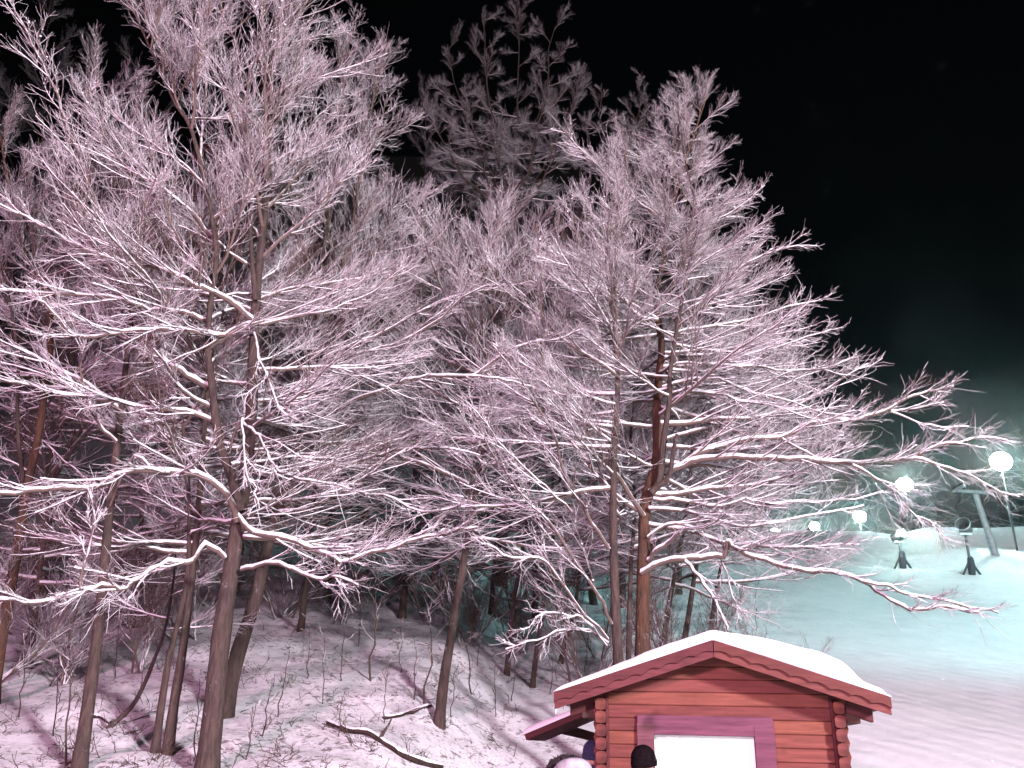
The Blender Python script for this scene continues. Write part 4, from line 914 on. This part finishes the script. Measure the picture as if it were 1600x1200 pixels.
def head_mesh(name, parent, turn, z, lean, mat):
    """an ovoid head with brow, nose, mouth and chin; local -y is the face"""
    bm = bmesh.new(); bmesh.ops.create_uvsphere(bm, u_segments=24, v_segments=18, radius=1.0)
    for v in bm.verts:
        x, y, zz = v.co; w = 0.076 * (1 - 0.22 * max(0, -zz)); v.co = Vector((x * w, y * 0.097 * (1 - 0.12 * max(0, -zz)), zz * 0.118))
        if y < -0.55:
            nose = math.exp(-((x / 0.16) ** 2 + ((zz + 0.12) / 0.22) ** 2)); v.co.y -= 0.024 * nose
            eye = math.exp(-(((abs(x) - 0.36) / 0.15) ** 2 + ((zz - 0.06) / 0.12) ** 2)); v.co.y += 0.010 * eye
            mouth = math.exp(-((x / 0.25) ** 2 + ((zz + 0.48) / 0.07) ** 2)); v.co.y += 0.004 * mouth
            chin = math.exp(-((x / 0.3) ** 2 + ((zz + 0.78) / 0.18) ** 2)); v.co.y -= 0.012 * chin
    o = bm_obj(name, bm, mat, parent, True); return o
def person(label, loc, facing, height, jacket, bend=0.0):
    """a standing figure facing its local -y; bend leans the upper body forward"""
    t = thing('person', label, 'person', tuple(loc), facing); k = height / 1.72
    f = lambda x, y, z, r, r2=None: (x * k, (y - bend * max(0, z - 0.95) ) * k, (z - 0.35 * bend * max(0, z - 0.95)) * k, r * k, (r2 or r) * k)
    V = [f(0, 0, 0.95, 0.165, 0.125), f(0, 0.0, 1.12, 0.15, 0.115), f(0, 0.0, 1.30, 0.17, 0.12), f(0, 0.01, 1.42, 0.13, 0.10), f(0, 0.0, 1.50, 0.06),
         f(-0.19, 0.01, 1.40, 0.075), f(-0.27, 0.03, 1.14, 0.062), f(-0.25, -0.14, 0.95, 0.052),
         f(0.19, 0.01, 1.40, 0.075), f(0.27, 0.03, 1.14, 0.062), f(0.25, -0.14, 0.95, 0.052),
         f(-0.10, 0, 0.86, 0.10), f(-0.11, -0.02, 0.50, 0.075), f(-0.11, 0.02, 0.10, 0.055), f(-0.11, -0.10, 0.06, 0.05),
         f(0.10, 0, 0.86, 0.10), f(0.11, -0.02, 0.50, 0.075), f(0.11, 0.02, 0.10, 0.055), f(0.11, -0.10, 0.06, 0.05)]
    E_ = [(0, 1), (1, 2), (2, 3), (3, 4), (3, 5), (5, 6), (6, 7), (3, 8), (8, 9), (9, 10), (0, 11), (11, 12), (12, 13), (13, 14), (0, 15), (15, 16), (16, 17), (17, 18)]
    skinned('body', V, E_, M[jacket], t)
    # legs of the trousers over the body, boots, hands
    for s in (-1, 1):
        skinned('trouser_leg', [f(s * 0.10, 0, 0.84, 0.112), f(s * 0.11, -0.02, 0.50, 0.088), f(s * 0.11, 0.02, 0.14, 0.075)], [(0, 1), (1, 2)], M['trousers'], t)
        skinned('boot', [f(s * 0.11, 0.02, 0.16, 0.07), f(s * 0.11, 0.03, 0.05, 0.06, 0.05), f(s * 0.11, -0.12, 0.045, 0.055, 0.045)], [(0, 1), (1, 2)], M['boots'], t)
        hp = f(s * 0.25, -0.17, 0.925, 0.04); vs_ = [f(s * 0.25, -0.145, 0.945, 0.036), f(s * 0.245, -0.20, 0.905, 0.04, 0.024)]; es = [(0, 1)]
        for q in range(4):
            a = (q - 1.5) * 0.020; ln = (0.055, 0.065, 0.06, 0.045)[q]; i = len(vs_)
            vs_ += [f(s * 0.245 + a, -0.235, 0.885, 0.010), f(s * 0.243 + a, -0.235 - ln * 0.6, 0.865 - ln * 0.3, 0.009), f(s * 0.242 + a, -0.24 - ln * 0.7, 0.855 - ln * 0.75, 0.008)]
            es += [(1, i), (i, i + 1), (i + 1, i + 2)]
        i = len(vs_); vs_ += [f(s * 0.21, -0.19, 0.91, 0.011), f(s * 0.19, -0.225, 0.895, 0.010)]; es += [(1, i), (i, i + 1)]
        skinned('glove', vs_, es, M['boots'], t, 1)
    return t, k
def dress_head(t, k, bend, head_turn, cap_mat, hood=False):
    hz = (1.615 - 0.35 * bend * 0.665) * k; hy = -bend * 0.665 * k - 0.01
    hd = head_mesh('head', t, head_turn, hz, 0, M['skin']); hd.location = (0, hy, hz); hd.rotation_euler = (R(25) * (1 if bend > 0.2 else 0), 0, head_turn)
    for s in (-1, 1):
        bm = bmesh.new(); bmesh.ops.create_uvsphere(bm, u_segments=10, v_segments=8, radius=1.0, matrix=Matrix.Diagonal((0.010, 0.020, 0.030, 1)))
        e = bm_obj('ear', bm, M['skin'], hd, True); e.location = (s * 0.076, 0.012, -0.01)
        bm = bmesh.new(); bmesh.ops.create_uvsphere(bm, u_segments=8, v_segments=6, radius=0.010)
        e = bm_obj('eye', bm, M['dark'], hd, True); e.location = (s * 0.029, -0.080, 0.006)
    if cap_mat:
        pr = []
        for i in range(9): a = i / 8 * math.pi / 2; pr.append((math.cos(a) * 0.104 + 0.001, math.sin(a) * 0.112 + 0.02))
        c = lathe('knit_cap', cap_mat, hd, [(0.094, -0.035), (0.103, -0.03), (0.106, 0.01)] + pr, 24, Matrix.Diagonal((0.88, 1.08, 1, 1)))
        c.rotation_euler = (R(-6), 0, 0)
        c2 = lathe('cap_brim', cap_mat, hd, [(0.098, -0.045), (0.109, -0.042), (0.111, 0.0), (0.104, 0.004)], 24, Matrix.Diagonal((0.88, 1.08, 1, 1)), True, False); c2.rotation_euler = (R(-6), 0, 0)
    return hd
def at_hut(lx, ly):
    c, s = math.cos(HUT_YAW), math.sin(HUT_YAW); x = HUT[0] + lx * c - ly * s; y = HUT[1] + lx * s + ly * c; return (x, y, h(x, y))
# person in the black cap at the window, seen from behind, turned to the right
p1 = P(1005, 1185, 8.2); g1 = h(p1[0], p1[1])
t1, k1 = person('person in black knit cap and dark jacket with glasses before the bright window', (p1[0], p1[1], g1), R(150), 1.585 - g1, 'jacket_dark')
hd1 = dress_head(t1, k1, 0.0, R(-35), M['black_knit'])
for s in (-1, 1):
    V, Q = tubes(np.array([[[s * 0.080, 0.02, 0.012], [s * 0.078, -0.05, 0.014], [s * 0.066, -0.092, 0.012]]]), np.full((1, 3), 0.0028), 5); link('glasses_arm', np_mesh('glasses_arm', V, Q), M['dark'], hd1)
    a = np.linspace(0, 2 * math.pi, 15); V, Q = tubes(np.stack([s * 0.034 + 0.026 * np.cos(a), -0.098 + 0 * a, 0.006 + 0.02 * np.sin(a)], -1)[None], np.full((1, 15), 0.0026), 5); link('glasses_rim', np_mesh('glasses_rim', V, Q), M['dark'], hd1)
lathe('collar', M['jacket_dark'], t1, [(0.095, 1.44 * k1), (0.105, 1.50 * k1), (0.098, 1.555 * k1)], 20, Matrix.Diagonal((1, 0.95, 1, 1)), True, False)
# stooping person in the pale jacket with the fur-trimmed hood
p2 = P(893, 1196, 8.0); g2 = h(p2[0], p2[1])
t2, k2 = person('stooping person in pale grey jacket with dark fur-trimmed hood beside the hut', (p2[0] + 0.08, p2[1] - 0.1, g2), R(195), 1.56, 'jacket_grey', 0.45)
hd2 = dress_head(t2, k2, 0.45, 0, None)
pr = [(0.02, 0.150)] + [(0.125 * math.sin(a), 0.02 + 0.13 * math.cos(a)) for a in (0.35, 0.7, 1.05, 1.4)] + [(0.135, -0.06), (0.15, -0.14), (0.16, -0.2)]
hood = lathe('hood', M['jacket_grey'], t2, pr[::-1], 22, Matrix.Rotation(R(20), 4, 'X') @ Matrix.Diagonal((1.3, 1.1, 0.68, 1)), True, False); hood.location = (0, hd2.location.y + 0.06, hd2.location.z + 0.0); hd2.location.z -= 0.06
def fur_ring(parent, c, rx, rz, tilt):
    rng = np.random.default_rng(4); n = 3200; a = rng.uniform(0, 2 * math.pi, n)
    b = np.stack([np.cos(a) * rx, np.zeros(n), np.sin(a) * rz], -1) + rng.normal(0, 0.008, (n, 3)); d = nrm(np.stack([np.cos(a), rng.normal(-0.2, 0.5, n), np.sin(a)], -1) + rng.normal(0, 0.35, (n, 3)))
    s = grow(b, d, rng.uniform(0.02, 0.045, n), 3, 0.2, 0, rng); V, Q = tubes(s, np.array([[0.006, 0.005, 0.002]]).repeat(n, 0), 3)
    o = link('fur_trim', np_mesh('fur_trim', V, Q), M['fur'], parent); o.location = c; o.rotation_euler = (tilt, 0, 0); return o
fur_ring(t2, (0, hd2.location.y - 0.07, hd2.location.z + 0.035), 0.16, 0.115, R(10))
# person in the navy cap, mostly hidden by the corner of the hut
x3, y3, z3 = at_hut(-1.22, 0.45)
t3, k3 = person('person in navy cap and jacket half hidden behind the hut\'s left corner', (x3, y3, z3), R(185), 1.62 - z3, 'jacket_navy')
dress_head(t3, k3, 0.0, R(10), M['navy_knit'])

# ------------------------------------------------------------------ thin frosty air over the whole place
def haze():
    bm = bmesh.new(); bm_box(bm, -160, 200, -45, 430, -3, 175); t = bpy.data.materials.new('frosty_air'); t.use_nodes = True; nt = t.node_tree; nt.nodes.clear()
    v = nt.nodes.new('ShaderNodeVolumePrincipled'); v.inputs['Color'].default_value = (0.95, 0.97, 1, 1); v.inputs['Density'].default_value = 0.00042; v.inputs['Anisotropy'].default_value = 0.93
    o = nt.nodes.new('ShaderNodeOutputMaterial'); nt.links.new(v.outputs[0], o.inputs['Volume'])
    ob = bm_obj('haze', bm, t); ob['kind'] = 'stuff'
USE_HAZE = True
if USE_HAZE: haze()
